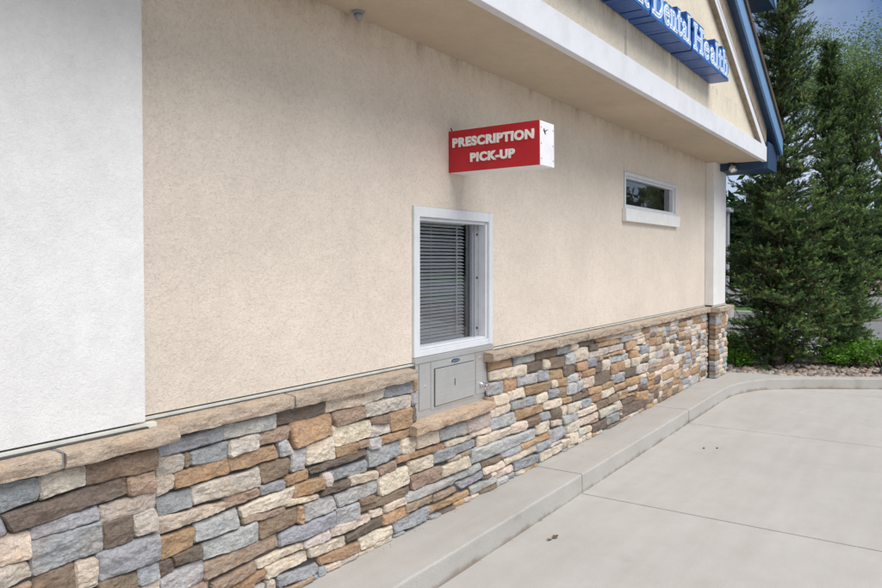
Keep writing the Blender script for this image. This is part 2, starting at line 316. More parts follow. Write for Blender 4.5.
# ---------------------------------------------------------------- stones
TONES = {'G': (.375, .385, .40), 'L': (.49, .49, .485), 'C': (.70, .60, .49), 'P': (.61, .55, .48), 'J': (.56, .50, .43),
         'T': (.42, .285, .18), 'O': (.49, .335, .21), 'B': (.285, .215, .16), 'D': (.20, .158, .130), 'K': (.42, .315, .24)}
TAB = {}
SV = []; SF = []; SC = []; nv = 0
def tone(k, j=.07):
    c = np.array(TONES[k]); s = 1+random.uniform(-j*1.3, j*1.3)
    return np.clip(c*s*(1+np.random.uniform(-j, j, 3)*.35), .02, .8)
def add_stone(q, col, org, ud, nd, back, cell=.012, shrink=-.0012, relief=1.0, sd=None):
    """q: four corners (u,v) TL,TR,BR,BL on a plane through org with u axis ud, up z, outward nd"""
    global nv
    q = np.array(q, float).reshape(4, 2); c = q.mean(0)
    w = max(np.linalg.norm(q[1]-q[0]), .01); h = max(np.linalg.norm(q[3]-q[0]), .01)
    q = c+(q-c)*np.array([max(.5, 1-2*shrink/w), max(.5, 1-2*shrink/h)])
    nu = int(min(60, max(5, w/cell))); nw = int(min(30, max(4, h/cell)))
    sd = sd if sd is not None else random.uniform(0, 900)
    # facet planes of a split face
    fac = [(random.uniform(-.10, .10)*relief, random.uniform(-.26, .26)*relief, random.uniform(0, .008), random.uniform(-.3, .3)*w, random.uniform(-.3, .3)*h) for _ in range(4)]
    base = random.uniform(.0, .012)*relief; edge = min(.005, h*.10)
    grid = []
    for j in range(nw+1):
        t = j/nw
        for i in range(nu+1):
            s = i/nu
            p = (q[0]*(1-s)+q[1]*s)*(1-t)+(q[3]*(1-s)+q[2]*s)*t
            es = min(s, 1-s)*w; et = min(t, 1-t)*h
            e = min(es, et)
            # ragged outline
            k = max(0, 1-e/.02)
            p = p+k*.0065*np.array([noise.noise(Vector((p[0]*16, p[1]*16, sd))), noise.noise(Vector((p[0]*13, p[1]*13, sd+9)))])
            # rounded corners
            if es < .006 and et < .006: p = p+(c-p)/np.linalg.norm(c-p)*.004
            d = min(a*(p[0]-c[0]-x)+b*(p[1]-c[1]-y)+o for a, b, o, x, y in fac)
            d = max(d, -.016)
            n1 = noise.fractal(Vector((p[0]*14, p[1]*22, sd)), 1.0, 2.1, 4)
            n2 = noise.ridged_multi_fractal(Vector((p[0]*9, p[1]*17, sd+4)), 1.0, 2.1, 3, 1.0, 2.0)
            d = d+.0065*n1*relief+.0042*(n2-1.2)*relief+base+.0045*noise.noise(Vector((p[0]*55, p[1]*70, sd)))+.002*noise.noise(Vector((p[0]*120, p[1]*150, sd)))
            r = min(1, e/edge); d = d-(1-math.sqrt(max(0, 1-(1-r)**2)))*.011
            grid.append(org+ud*p[0]+Vector((0, 0, p[1]))+nd*d)
    ring = [i for i in range(nu+1)]+[(nu+1)*j+nu for j in range(1, nw+1)]+[(nu+1)*nw+i for i in range(nu-1, -1, -1)]+[(nu+1)*j for j in range(nw-1, 0, -1)]
    V = [tuple(g) for g in grid]
    for r_ in ring:
        g = grid[r_]; dd = (g-org).dot(nd); V.append(tuple(g-nd*(dd+back)))
    F = []
    for j in range(nw):
        for i in range(nu):
            a = j*(nu+1)+i; F.append((a, a+nu+1, a+nu+2, a+1))
    n0 = len(grid); m = len(ring)
    for k in range(m):
        F.append((ring[k], ring[(k+1) % m], n0+(k+1) % m, n0+k))
    SV.extend(V); SF.extend([tuple(x+nv for x in f) for f in F]); SC.extend([tuple(col)]*len(V)); nv += len(V)

POOL = 'GGGLLLCCCCCCCCPPPPTTOOOBBDDKKKK'
def fill_plane(x0, x1, z0, z1, polys, holes, org, ud, nd, back, cell, wmin, wmax):
    g = .01; nx = int(round((x1-x0)/g)); nz = int(round((z1-z0)/g)); occ = np.zeros((nz, nx), bool)
    X, Z = np.meshgrid(x0+(np.arange(nx)+.5)*g, z1-(np.arange(nz)+.5)*g)
    for a, b, c, d in holes: occ |= (X > a) & (X < b) & (Z > c) & (Z < d)
    for q in polys:
        q = np.array(q).reshape(4, 2); ins = np.ones_like(occ)
        for i in range(4):
            p, r = q[i], q[(i+1) % 4]
            ins &= ((r[0]-p[0])*(Z-p[1])-(r[1]-p[1])*(X-p[0])) <= .008*np.linalg.norm(r-p)
        occ |= ins
    last = None
    for r in range(nz):
        for c in range(nx):
            if occ[r, c]: continue
            wt = int(random.choice((random.uniform(wmin, wmin+.09), random.uniform(wmin+.05, wmin*.5+wmax*.5), random.uniform(wmin*.5+wmax*.5, wmax)))/g)
            ht = int(random.choice((random.uniform(.035, .06), random.uniform(.05, .08), random.uniform(.07, .11)))/g)
            if r+ht > nz-4: ht = nz-r
            w = 0
            while c+w < nx and w < wt and not occ[r, c+w]: w += 1
            # do not leave slivers
            k = 0
            while c+w+k < nx and k < 5 and not occ[r, c+w+k]: k += 1
            if k < 5: w += k
            h = 0
            while r+h < nz and h < ht and not occ[r+h, c:c+w].any(): h += 1
            occ[r:r+h, c:c+w] = True
            if w < 3 or h < 2: continue
            a = x0+c*g; b = a+w*g; t = z1-r*g; u = t-h*g
            j = lambda m=.004: random.uniform(-m, m)
            # stones in a course are seldom square
            kk = random.choice([k for k in POOL if k != last]); last = kk
            add_stone([a+j(), t+j(), b+j(), t+j(), b+j(), u+j(), a+j(), u+j()], tone(kk), org, ud, nd, back, cell)

def parse(s): return [(x[0], [float(v)/1000 for v in x[1:].split(',')]) for x in s.split(';')]
OX = Vector((1, 0, 0)); OUT = Vector((0, -1, 0))
pier = [(k, q) for k, q in parse(STONES_PIER)]; wall = parse(STONES_WALL)
for k, q in pier:
    q = [min(v, 1.683) if i % 2 == 0 else min(v, .893) for i, v in enumerate(q)]
    add_stone(q, tone(k), Vector((0, -.153, 0)), OX, OUT, .03, .0055, -.004)
for k, q in wall:
    q = [v if i % 2 == 0 else max(.002, min(v, .893)) for i, v in enumerate(q)]
    if k in 'XY': continue
    xm = sum(q[0::2])/4
    add_stone(q, tone(k), Vector((0, -.053, 0)), OX, OUT, .03, .0055 if xm < 3.6 else .0095, -.0045)
fill_plane(.36, 1.68, 0, .89, [q for k, q in pier], [], Vector((0, -.153, 0)), OX, OUT, .03, .014, .08, .32)
fill_plane(1.68, 6.3, 0, .89, [q for k, q in wall], [(3.48, 4.46, .555, 1)], Vector((0, -.053, 0)), OX, OUT, .03, .014, .07, .26)
fill_plane(6.3, 10.08, 0, .89, [q for k, q in wall], [], Vector((0, -.053, 0)), OX, OUT, .03, .018, .16, .52)
fill_plane(-2.3, .36, 0, .89, [], [], Vector((0, -.053, 0)), OX, OUT, .03, .02, .08, .32)
# far pier: front and the side that looks back along the wall, corner stones wrap both
z = .893
tn = iter('KGTBBPCTBLG'*2)
zs = [.893, .83, .71, .655, .585, .52, .455, .385, .31, .235, .165, .10, .045, 0]
for a, b in zip(zs[:-1], zs[1:]):
    k = next(tn); col = tone(k); w = random.choice((.13, .22, .3))
    add_stone([.066, a, .162, a, .162, b, .066, b], col, Vector((10.085, 0, 0)), Vector((0, -1, 0)), Vector((-1, 0, 0)), .02, .016)
    add_stone([10.075, a, 10.075+w, a, 10.075+w, b, 10.075, b], col, Vector((0, -.163, 0)), OX, OUT, .02, .016)
    x = 10.075+w
    while x < 10.66:
        w2 = random.uniform(.12, .3)
        e = 10.69 if x+w2 > 10.6 else x+w2
        add_stone([x, a, e, a, e, b, x, b], tone(random.choice(POOL)), Vector((0, -.163, 0)), OX, OUT, .02, .016); x = e
# return stones on the right side of the near pier and the window reveal
for a, b in ((.893, .80), (.80, .72), (.72, .65), (.65, .57), (.57, .45), (.45, .37), (.37, .28), (.28, .15), (.15, 0)):
    add_stone([.03, a, .128, a, .128, b, .03, b], tone(random.choice('GKCB')), Vector((1.665, 0, 0)), Vector((0, -1, 0)), Vector((1, 0, 0)), .02, .02)
sv = npmesh('stone_veneer', SV, SF, M['stone'], B, np.array(SC), True)
sv.data.set_sharp_from_angle(angle=R(24))

# ---------------------------------------------------------------- ledge stones
def ledge(x0, x1, y0, y1, z0, z1, col, name='ledge_stone', rough=1.0):
    """rough-faced cap: front face towards -y"""
    bm = bmesh.new(); nx = max(4, int((x1-x0)/.014)); ny = 6; nz = 6
    L = [x0, x1]
    def P(i, j, k):
        x = x0+(x1-x0)*i/nx; y = y1+(y0-y1)*j/ny; z = z0+(z1-z0)*k/nz     # j=0 front
        fr = 1-j/ny
        n = noise.fractal(Vector((x*9, z*26, y*8+x0)), 1, 2, 4); n2 = noise.noise(Vector((x*3.3, z*9, x0*3)))
        low = 1-k/nz
        y += rough*fr*(.0085*n+.002*n2+(.012*max(0, noise.noise(Vector((x*7, 3, x0)))+.1) if k < 2 else 0))
        z += rough*(.003*n*(.4+.6*fr))-(.010*fr*k/nz)
        if i in (0, nx): x += (.004*n+(0.003 if i == 0 else -.003))
        # eased front arrises
        if j == 0 and k in (0, nz): y += .002; z += .002 if k == 0 else -.002
        return (x, y, z)
    vs = {}
    def V(i, j, k):
        if (i, j, k) not in vs: vs[i, j, k] = bm.verts.new(P(i, j, k))
        return vs[i, j, k]
    for i in range(nx):
        for j in range(ny):
            for k in (0, nz): bm.faces.new([V(i, j, k), V(i+1, j, k), V(i+1, j+1, k), V(i, j+1, k)])
        for k in range(nz):
            for j in (0, ny): bm.faces.new([V(i, j, k), V(i+1, j, k), V(i+1, j, k+1), V(i, j, k+1)])
    for j in range(ny):
        for k in range(nz):
            for i in (0, nx): bm.faces.new([V(i, j, k), V(i, j+1, k), V(i, j+1, k+1), V(i, j, k+1)])
    bmesh.ops.recalc_face_normals(bm, faces=bm.faces)
    me = bpy.data.meshes.new(name); bm.to_mesh(me); bm.free()
    a = me.color_attributes.new('tone', 'FLOAT_COLOR', 'POINT')
    for d in a.data: d.color = (*col, 1)
    me_ = link(name, me, M['stone'], B, True); me.set_sharp_from_angle(angle=R(18)); return me_
def capc(s=1.0):
    k = s*random.uniform(.93, 1.05); return (.51*k, .415*k, .325*k)
for a, b in ((-2.3, -1.2), (-1.19, -.1), (-.09, .27)): ledge(a, b, .0, -.10, .893, .957, capc())
ledge(.28, 1.285, -.02, -.2, .896, .962, capc(1.02)); ledge(1.296, 1.745, -.02, -.2, .896, .962, capc(1.08))
for a, b in ((1.69, 2.44), (2.448, 3.43), (4.30, 5.345), (5.353, 5.93), (5.937, 6.97), (6.977, 7.95), (7.957, 8.98), (8.987, 10.03)):
    ledge(a, b, .0, -.10, .893, .962, capc(.95 if a > 4 else 1))
ledge(10.035, 10.86, -.0, -.215, .893, .962, capc(1.0))
ledge(3.405, 4.318, .02, -.105, .565, .632, (.55, .42, .31), 'sill_stone')
M['jmort'] = paint('ledge_mortar', (.28, .28, .27), .9, .2)
for x, y in ((1.2905, -.19), (2.444, -.094), (5.349, -.092), (5.9335, -.092), (6.9735, -.092), (7.9535, -.092), (8.9835, -.092)): MB().box(x-.004, x+.004, y, -.02, .90, .955).build('ledge_mortar', M['jmort'], B)

# ---------------------------------------------------------------- drive-up window
def sheet(name, n, x0, x1, y, z0, z1, parent):
    return npmesh(name, [(x0, y, z0), (x1, y, z0), (x1, y, z1), (x0, y, z1)], [(0, 1, 2, 3)], M['glass'], parent)
zb, zt = .62, 1.918; xa, xb = 3.508, 4.437
fr = MB()
fr.box(xa, xa+.058, -.016, .10, 1.006, zt, .004)                       # left stile
fr.box(xb-.050, xb, -.016, .10, 1.006, zt, .004)                       # right stile
fr.box(xa+.0585, xb-.0505, -.014, .10, zt-.062, zt, .004)              # head
fr.box(xa+.0585, xb-.0505, -.014, .10, 1.006, 1.046, .004)             # bottom rail
WIN = fr.build('drive_up_window', M['vinyl'], B)
f2 = MB()
f2.box(xa+.059, xa+.077, .004, .10, 1.047, zt-.063, .002); f2.box(xb-.0695, xb-.0515, .004, .10, 1.047, zt-.063, .002)
f2.box(xa+.078, xb-.074, .004, .10, zt-.082, zt-.063, .002); f2.box(xa+.078, xb-.074, .004, .10, 1.047, 1.062, .002)
f2.build('inner_frame', M['vinyl'], WIN)
j = MB(); j.box(4.285, 4.366, .060, .12, 1.062, zt-.082); j.box(4.300, 4.312, .050, .0605, 1.062, zt-.082)
j.build('jamb_plate', M['jamb'], WIN)
for z in (1.12, 1.47, 1.77):
    MB().tube((4.340, .061, z), (4.340, .053, z), .007, seg=10).build('bolt', M['black'], WIN)
sheet('pane', 4, xa+.075, 4.286, .08, 1.06, zt-.08, WIN)
bl = MB()
n = 34; z0 = 1.075; z1 = zt-.10
for i in range(n):
    z = z0+(z1-z0)*i/(n-1); t = R(32)
    x0 = xa+.085; x1 = 4.262
    y = .125; w = .0145; dy = math.cos(t)*w; dz = math.sin(t)*w
    e = random.uniform(-.0012, .0012)
    bl.prism([(x0, y-dy, z-dz+e), (x0, y, z+.0015+e), (x0, y+dy, z+dz+e), (x0, y+dy, z+dz-.0012+e), (x0, y, z+.0003+e), (x0, y-dy, z-dz-.0012+e)], (x1-x0, random.uniform(-.001, .001), random.uniform(-.001, .001)))
for x in (xa+.13, 3.86, 4.17):
    bl.box(x-.0012, x+.0012, .111, .1125, z0, z1+.02)
bl.box(xa+.085, 4.262, .11, .14, z1+.012, z1+.03); bl.box(xa+.085, 4.262, .117, .133, z0-.018, z0-.008)
bl.tube((4.155, .106, z1), (4.152, .106, 1.11), .0035)
bl.build('window_blind', M['slat'], WIN)
rm = MB(); rm.box(3.3, 3.32, .18, 2.2, .6, 2.3); rm.box(4.9, 4.92, .18, 2.2, .6, 2.3); rm.box(3.3, 4.92, 2.2, 2.22, .6, 2.3); rm.box(3.3, 4.92, .18, 2.2, 2.3, 2.32); rm.box(3.3, 4.92, .18, 2.2, .58, .6)
rm.build('room_lining', M['dark'], B)
# steel service drawer below the glass
st = MB()
st.box(xa, xb, -.012, .15, zb, 1.004, .003)
DR = st.build('service_drawer', M['steel'], B)
MB().box(xa+.003, xb-.003, -.020, -.0125, .968, 1.002, .002).build('top_flange', M['steel'], DR)
MB().box(3.555, 3.672, -.018, -.0125, .680, .962, .0015).build('cover_plate', M['steel'], DR)
MB().box(4.206, 4.362, -.018, -.0125, .680, .962, .0015).build('cover_plate', M['steel'], DR)
MB().box(3.679, 4.199, -.017, -.0125, .664, .962, .0015).build('drawer_surround', M['steel'], DR)
dd = MB().box(3.716, 4.172, -.027, -.0175, .684, .914, .0025).build('drawer_door', M['steel'], DR)
dk = MB()
for a, b, c, d in ((3.711, 3.715, .68, .918), (4.173, 4.177, .68, .918), (3.711, 4.177, .9145, .918), (3.711, 4.177, .679, .683)): dk.box(a, b, -.0185, -.0172, c, d)
dk.box(3.929, 3.935, -.0288, -.0272, .785, .830)
dk.build('drawer_gap', M['black'], DR)
bd = MB(); bmesh.ops.create_cone(bd.bm, cap_ends=True, segments=32, radius1=.055, radius2=.053, depth=.004, matrix=Matrix.Translation((3.948, -.0195, .944)) @ Matrix.Rotation(R(90), 4, 'X') @ Matrix.Diagonal((1, .27, 1, 1)))
bd.build('oval_badge', M['chrome'], DR)
bd = MB(); bmesh.ops.create_cone(bd.bm, cap_ends=True, segments=32, radius1=.048, radius2=.048, depth=.003, matrix=Matrix.Translation((3.948, -.0225, .944)) @ Matrix.Rotation(R(90), 4, 'X') @ Matrix.Diagonal((1, .24, 1, 1)))
bd.build('badge_field', M['navy'], DR)
bd = MB()
for k in range(6): bd.box(3.915+k*.0115, 3.9215+k*.0115, -.0248, -.0238, .941, .947)
bd.build('badge_lettering', M['chrome'], DR)
lk = MB(); lk.tube((4.272, -.018, .742), (4.272, -.030, .742), .019, .017, 20); lk.tube((4.272, -.030, .742), (4.272, -.036, .742), .009, .009, 12)
LK = lk.build('lock', M['chrome'], DR, True)
ky = MB(); ky.box(4.271, 4.273, -.062, -.036, .736, .748); ky.ball((4.272, -.062, .733), .012, 2, (.25, .5, 1.1)); ky.ball((4.276, -.055, .712), .011, 2, (.8, .3, 1.2)); ky.build('key', M['chrome'], DR)
for x, z in ((3.614, .822), (4.262, .928)):
    MB().tube((x, -.0175, z), (x, -.022, z), .009, .007, 14).build('screw_cap', M['steel'], DR)

# ---------------------------------------------------------------- small high window
a, b, c, d = 7.04, 8.78, 2.105, 2.472
w = MB(); w.box(a, a+.035, -.012, .09, c, d, .003); w.box(b-.035, b, -.012, .09, c, d, .003); w.box(a+.0355, b-.0355, -.011, .09, d-.032, d, .003); w.box(a+.0355, b-.0355, -.011, .09, c, c+.03, .003)
HW = w.build('high_window', M['vinyl'], B)
w = MB(); w.box(a+.036, a+.056, .015, .09, c+.031, d-.033, .002); w.box(b-.066, b-.036, .015, .09, c+.031, d-.033, .002); w.box(a+.057, b-.067, .015, .09, d-.055, d-.033, .002); w.box(a+.057, b-.067, .015, .09, c+.031, c+.047, .002)
w.build('inner_frame', M['vinyl'], HW)
sheet('pane', 4, a+.056, b-.066, .058, c+.046, d-.054, HW)
MB().box(a-.045, b+.02, -.045, -.001, 1.978, 2.102, .004).build('window_sill', M['white'], HW)
MB().box(6.9, 9.0, 1.0, 1.02, 1.6, 2.7).build('room_lining', M['dark'], B)
lm = MB(); lm.box(7.70, 7.74, .5, .54, 2.26, 2.34); lm.build('room_lamp', M['whiteline'], HW)

# ---------------------------------------------------------------- overhang, gable and roof
YG = -.70
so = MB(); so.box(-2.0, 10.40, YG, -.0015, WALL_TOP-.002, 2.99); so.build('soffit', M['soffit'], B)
MB().box(-2.0, 10.402, YG-.006, YG+.05, 2.884, 3.078, .004).build('fascia_band', M['grimy_white'], B)
s = .466; XR = 4.3
def gz(x, off): return 3.075+off+(10.088-abs(x-XR)-XR)*s if True else 0
def gl(x, off=0): return 3.075+off+(10.088-(XR+abs(x-XR)))*s
ridge = gl(XR)
# stucco triangle, set back behind band and trim
MB().prism([(-1.9, YG+.055, 3.0), (10.5, YG+.055, 3.0), (10.5, YG+.055, gl(10.5, .25)), (XR, YG+.055, ridge+.25), (-1.9, YG+.055, gl(-1.9, .25))], (0, .2, 0)).build('gable_wall', M['tan_up'], B)
def rake(name, y0, y1, lo, hi, x1, mat, bothz=True, vert=None):
    mb = MB(); xl = 2*XR-x1
    mb.prism([(x1, y0, gl(x1, lo)), (x1, y0, gl(x1, hi)), (XR, y0, ridge+hi), (XR, y0, ridge+lo)], (0, y1-y0, 0))
    mb.prism([(xl, y0, gl(xl, lo)), (xl, y0, gl(xl, hi)), (XR-.0005, y0, ridge+hi), (XR-.0005, y0, ridge+lo)], (0, y1-y0, 0))
    return mb.build(name, mat, B)
# trim moulding: white band that follows the slope
tm = MB(); xk = 10.395
for sx in (1, -1):
    f = lambda x: XR+sx*(x-XR)
    zt_ = gl(xk, .165); 
    pts = [(f(10.088), YG-.004, 3.0785), (f(xk), YG-.004, 3.0785), (f(xk), YG-.004, gl(xk, .125)), (XR, YG-.004, ridge+.125), (XR, YG-.004, ridge)]
    tm.prism(pts, (0, .048, 0))
tm.build('rake_trim', M['grimy_white'], B)
rake('trim_return_shade', YG-.001, YG+.054, -.007, -.0005, 10.08, M['taupe'])  # added strip; underside shade and brown dirt are put into its taupe colour
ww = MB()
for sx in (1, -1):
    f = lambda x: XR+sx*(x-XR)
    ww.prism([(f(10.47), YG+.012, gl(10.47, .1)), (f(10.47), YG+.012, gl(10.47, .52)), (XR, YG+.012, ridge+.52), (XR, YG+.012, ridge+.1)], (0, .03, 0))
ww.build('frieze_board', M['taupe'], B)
LO = .415                       # underside of the rake board above the trim's inner line
rake('rake_board', -.765, -.728, LO, LO+.235, 11.06, M['navy'])
rake('rake_fascia', -.790, -.7655, LO+.004, LO+.235, 11.07, M['sky_blue'])
rake('shingle_edge', -.812, -.60, LO+.236, LO+.315, 11.09, M['shingle'])
# decking, seen from below at the eave, and roof slopes going back
dk = MB()
for sx in (1, -1):
    f = lambda x: XR+sx*(x-XR)
    dk.prism([(f(11.05), -.727, gl(11.05, LO+.015)), (f(11.05), -.727, gl(11.05, LO+.23)), (XR, -.727, ridge+LO+.23), (XR, -.727, ridge+LO+.015)], (0, 9.9, 0))
dk.build('roof_deck', M['navy'], B)
rs = MB()
for sx in (1, -1):
    f = lambda x: XR+sx*(x-XR)
    rs.prism([(f(11.09), -.599, gl(11.09, LO+.236)), (f(11.09), -.599, gl(11.09, LO+.30)), (XR, -.599, ridge+LO+.30), (XR, -.599, ridge+LO+.236)], (0, 9.9, 0))
rs.build('roof', M['shingle'], B)
MB().prism([(11.075, -.72, 2.97), (11.17, -.72, 2.99), (11.18, -.72, 3.09), (11.075, -.72, 3.09)], (0, 9.8, 0)).build('gutter', M['navy'], B)
# eave panel behind the fascia's end
MB().box(10.41, 11.03, -.72, 9.0, 2.80, 3.15).build('eave_box', M['navy'], B)
# the taller roof above
MB().box(4.0, 10.35, 1.0, 9, 4.0, 5.05).build('upper_wall', M['tan'], B)
up = MB(); up.prism([(11.0, -.684, 5.05), (11.0, -.684, 5.32), (5.0, -.684, 8.1), (5.0, -.684, 7.85), (10.3, -.684, 5.28), (10.3, -.684, 5.05)], (0, 9.6, 0)); up.build('upper_roof', M['navy'], B)
MB().prism([(11.004, -.70, 5.055), (11.004, -.70, 5.33), (5.0, -.70, 8.11), (5.0, -.70, 7.84)], (0, .014, 0)).build('upper_fascia', M['sky_blue'], B)

# ================================================================= SIGNS AND FITTINGS
def glyph_text(name, body, size, mat, parent, mw, depth=.004, offset=0., align='CENTER', spacing=1.0):
    cu = bpy.data.curves.new(name, 'FONT'); cu.body = body; cu.size = size; cu.extrude = depth/2; cu.offset = offset
    cu.align_x = align; cu.space_character = spacing; cu.resolution_u = 4
    t = bpy.data.objects.new(name, cu); COL.objects.link(t)
    dg = bpy.context.evaluated_depsgraph_get(); me = bpy.data.meshes.new_from_object(t.evaluated_get(dg))
    bpy.data.objects.remove(t); me.transform(mw); me.materials.clear()
    return link(name, me, mat, parent)

S = empty('pickup_sign', 'red box sign jutting from the wall over the drive-up window, reading PRESCRIPTION PICK-UP', 'sign', (3.9, 0, 2.15))
S.rotation_euler = (R(-.7), 0, 0)
MB().box(.006, .198, -.646, -.002, 0, .264, .003).build('sign_cabinet', M['cabinet'], S)
MB().box(-.002, .0055, -.646, -.002, .0, .264, .0012).build('sign_face', M['redface'], S)
MB().box(.02, .18, .0, .004, .02, .24).build('wall_plate', M['cabinet'], S)
# text plane: local x -> -Y of the sign, local y -> up, facing -X
TX = Matrix(((0, 0, -1, -.0035), (-1, 0, 0, 0), (0, 1, 0, 0), (0, 0, 0, 1)))
def red_line(txt, y0, y1, zc, hgt):
    cu = bpy.data.curves.new('measure', 'FONT'); cu.body = txt; cu.size = 1; cu.offset = .055; cu.space_character = 1.10
    t = bpy.data.objects.new('measure', cu); COL.objects.link(t); bpy.context.view_layer.update(); dim = t.dimensions.copy(); bb = [Vector(c) for c in t.bound_box]
    bpy.data.objects.remove(t)
    sx = (y1-y0)/dim.x; sy = hgt/dim.y; ox = min(b.x for b in bb); oy = min(b.y for b in bb)
    m = TX @ Matrix.Translation((y0-ox*sx, zc-hgt/2-oy*sy, 0)) @ Matrix.Diagonal((sx, sy, 1, 1))
    glyph_text('lettering', txt, 1, M['letter'], S, m, .007, .055, 'LEFT', 1.10)
red_line('PRESCRIPTION', .034, .612, .187, .060); red_line('PICK-UP', .166, .482, .084, .058)
hk = MB(); hk.tube((.01, -.02, .264), (.01, -.02, .279), .0035); hk.tube((.01, -.02, .278), (-.006, -.02, .283), .003); hk.build('hook', M['black'], S)
sm = MB()
for p, q in (((.052, .214), (.070, .190)), ((.066, .196), (.085, .216)), ((.070, .206), (.112, .222)), ((.058, .222), (.070, .200)), ((.072, .200), (.080, .186))):
    sm.tube((p[0], -.6472, p[1]), (q[0], -.6472, q[1]), .0022, .0012, 6)
sm.build('scuff_mark', M['black'], S)
for x in (.02, .18):
    for z in (.04, .13, .225): MB().tube((x, -.646, z), (x, -.649, z), .004, seg=8).build('screw', M['jamb'], S)

# building letters: serif glyphs made of strokes (cap height 1)
def arc(cx, cy, rx, ry, a0, a1, n=14): return [(cx+rx*math.cos(R(a0+(a1-a0)*i/n)), cy+ry*math.sin(R(a0+(a1-a0)*i/n))) for i in range(n+1)]
TH = .105; TN = .045; XH = .64
def stem(x, y0, y1, w=TH): return ('r', x-w/2, x+w/2, y0, y1)
def serif(x, y, w=.26): return ('r', x-w/2, x+w/2, y, y+.045)
GL = {
 'D': (.86, [stem(.17, 0, 1), serif(.15, 0, .3), serif(.15, .955, .3), ('s', [(.17, .978)]+arc(.40, .5, .36, .478, 90, -90)+[(.17, .022)], .075), ('s', arc(.40, .5, .345, .40, 60, -60), .105)]),
 'H': (.92, [stem(.18, 0, 1), stem(.72, 0, 1), serif(.18, 0, .3), serif(.18, .955, .3), serif(.72, 0, .3), serif(.72, .955, .3), ('r', .2, .7, .48, .535)]),
 'e': (.60, [('s', arc(.30, .32, .22, .30, 20, 322), .075), ('r', .12, .50, .345, .39), ('s', arc(.30, .32, .205, .27, 140, 250), .1)]),
 'n': (.68, [stem(.17, 0, XH), serif(.16, 0, .26), ('r', .05, .17, XH-.05, XH-.01), ('s', [(.19, .50), (.27, .60), (.36, .62), (.45, .57), (.49, .46)], .065), stem(.50, 0, .49), serif(.50, 0, .26)]),
 't': (.44, [stem(.18, .12, .86, .1), ('r', .03, .38, XH-.05, XH-.005), ('s', [(.18, .16), (.20, .07), (.26, .035), (.33, .045), (.39, .09)], .055)]),
 'a': (.60, [('s', [(.13, .48), (.17, .58), (.27, .62), (.37, .58), (.40, .48)], .06), stem(.40, .10, .50), ('s', [(.40, .10), (.44, .03), (.54, .05)], .05), ('s', [(.39, .38), (.24, .34), (.14, .25), (.13, .14), (.20, .05), (.30, .05), (.39, .13)], .07)]),
 'l': (.34, [stem(.17, 0, 1.03), serif(.17, 0, .27), ('r', .05, .17, .985, 1.03)]),
 'h': (.68, [stem(.17, 0, 1.03), serif(.17, 0, .26), ('r', .05, .17, .985, 1.03), ('s', [(.19, .50), (.27, .60), (.36, .62), (.45, .57), (.49, .46)], .065), stem(.50, 0, .49), serif(.50, 0, .26)]),
}
GK = [0]
def glyph_solid(mb, ch, ox, oz, H, wx, e, y0, y1):
    """all strokes of one letter, grown by e metres, between depths y0 (back) and y1 (front)"""
    k = 0
    for st_ in GL[ch][1]:
        jit = .00005*(GK[0] % 37); GK[0] += 1
        if st_[0] == 'r':
            _, a, b, c, d = st_
            mb.prism([(ox+a*H*wx-e, y0, oz+c*H-e), (ox+b*H*wx+e, y0, oz+c*H-e), (ox+b*H*wx+e, y0, oz+d*H+e), (ox+a*H*wx-e, y0, oz+d*H+e)], (0, y1-y0-jit, 0))
        else:
            pts = [Vector((ox+p[0]*H*wx, oz+p[1]*H)) for p in st_[1]]; r = max(.0015, st_[2]*H/2+e)
            L = []; Rr = []
            for i, p in enumerate(pts):
                t = (pts[min(i+1, len(pts)-1)]-pts[max(i-1, 0)]).normalized(); nn = Vector((-t.y, t.x))
                if i == 0: p = p-t*max(0, e)
                if i == len(pts)-1: p = p+t*max(0, e)
                L.append(p+nn*r); Rr.append(p-nn*r)
            bm = mb.bm
            f = [[bm.verts.new((q.x, y, q.y)) for q in X] for X in (L, Rr) for y in (y0, y1-jit)]
            for i in range(len(pts)-1):
                bm.faces.new((f[1][i], f[1][i+1], f[3][i+1], f[3][i])); bm.faces.new((f[0][i], f[2][i], f[2][i+1], f[0][i+1]))
                bm.faces.new((f[0][i], f[0][i+1], f[1][i+1], f[1][i])); bm.faces.new((f[2][i], f[3][i], f[3][i+1], f[2][i+1]))
            for i in (0, -1): bm.faces.new((f[0][i], f[1][i], f[3][i], f[2][i]))
BS = empty('building_name_sign', 'blue raised letter sign on the gable reading Dental Health in outlined white letters', 'sign', (6.5, YG+.045, 3.385))
HC = .205; BZ = .035
def word(txt, x0, x1, parts=('letter_cabinet',)):
    adv = [GL[c][0] for c in txt]; wx = (x1-x0)/(sum(adv)*HC)
    x = x0-6.5; global WN; WN = globals().get('WN', 0)+1; can = MB(); edge = MB(); out = MB(); ins = MB(); face = MB()
    for c, a in zip(txt, adv):
        glyph_solid(can, c, x, BZ, HC, wx, .036, 0, -.178)
        glyph_solid(face, c, x, BZ, HC, wx, .028, -.150, -.1815)
        glyph_solid(out, c, x, BZ, HC, wx, .0115, -.150, -.1850)
        glyph_solid(ins, c, x, BZ, HC, wx, -.0030, -.150, -.1885)
        x += a*HC*wx
    xa_, xb_ = x0-6.5+.004, x1-6.5-.004
    can.box(xa_-.028, xb_+.028, -.1778-.0003*WN, 0, -.0040-.0006*WN, BZ+.62*HC); face.box(xa_+.006, xb_-.006, -.1810, -.150, .007, BZ+.60*HC)
    return can, face, out, ins
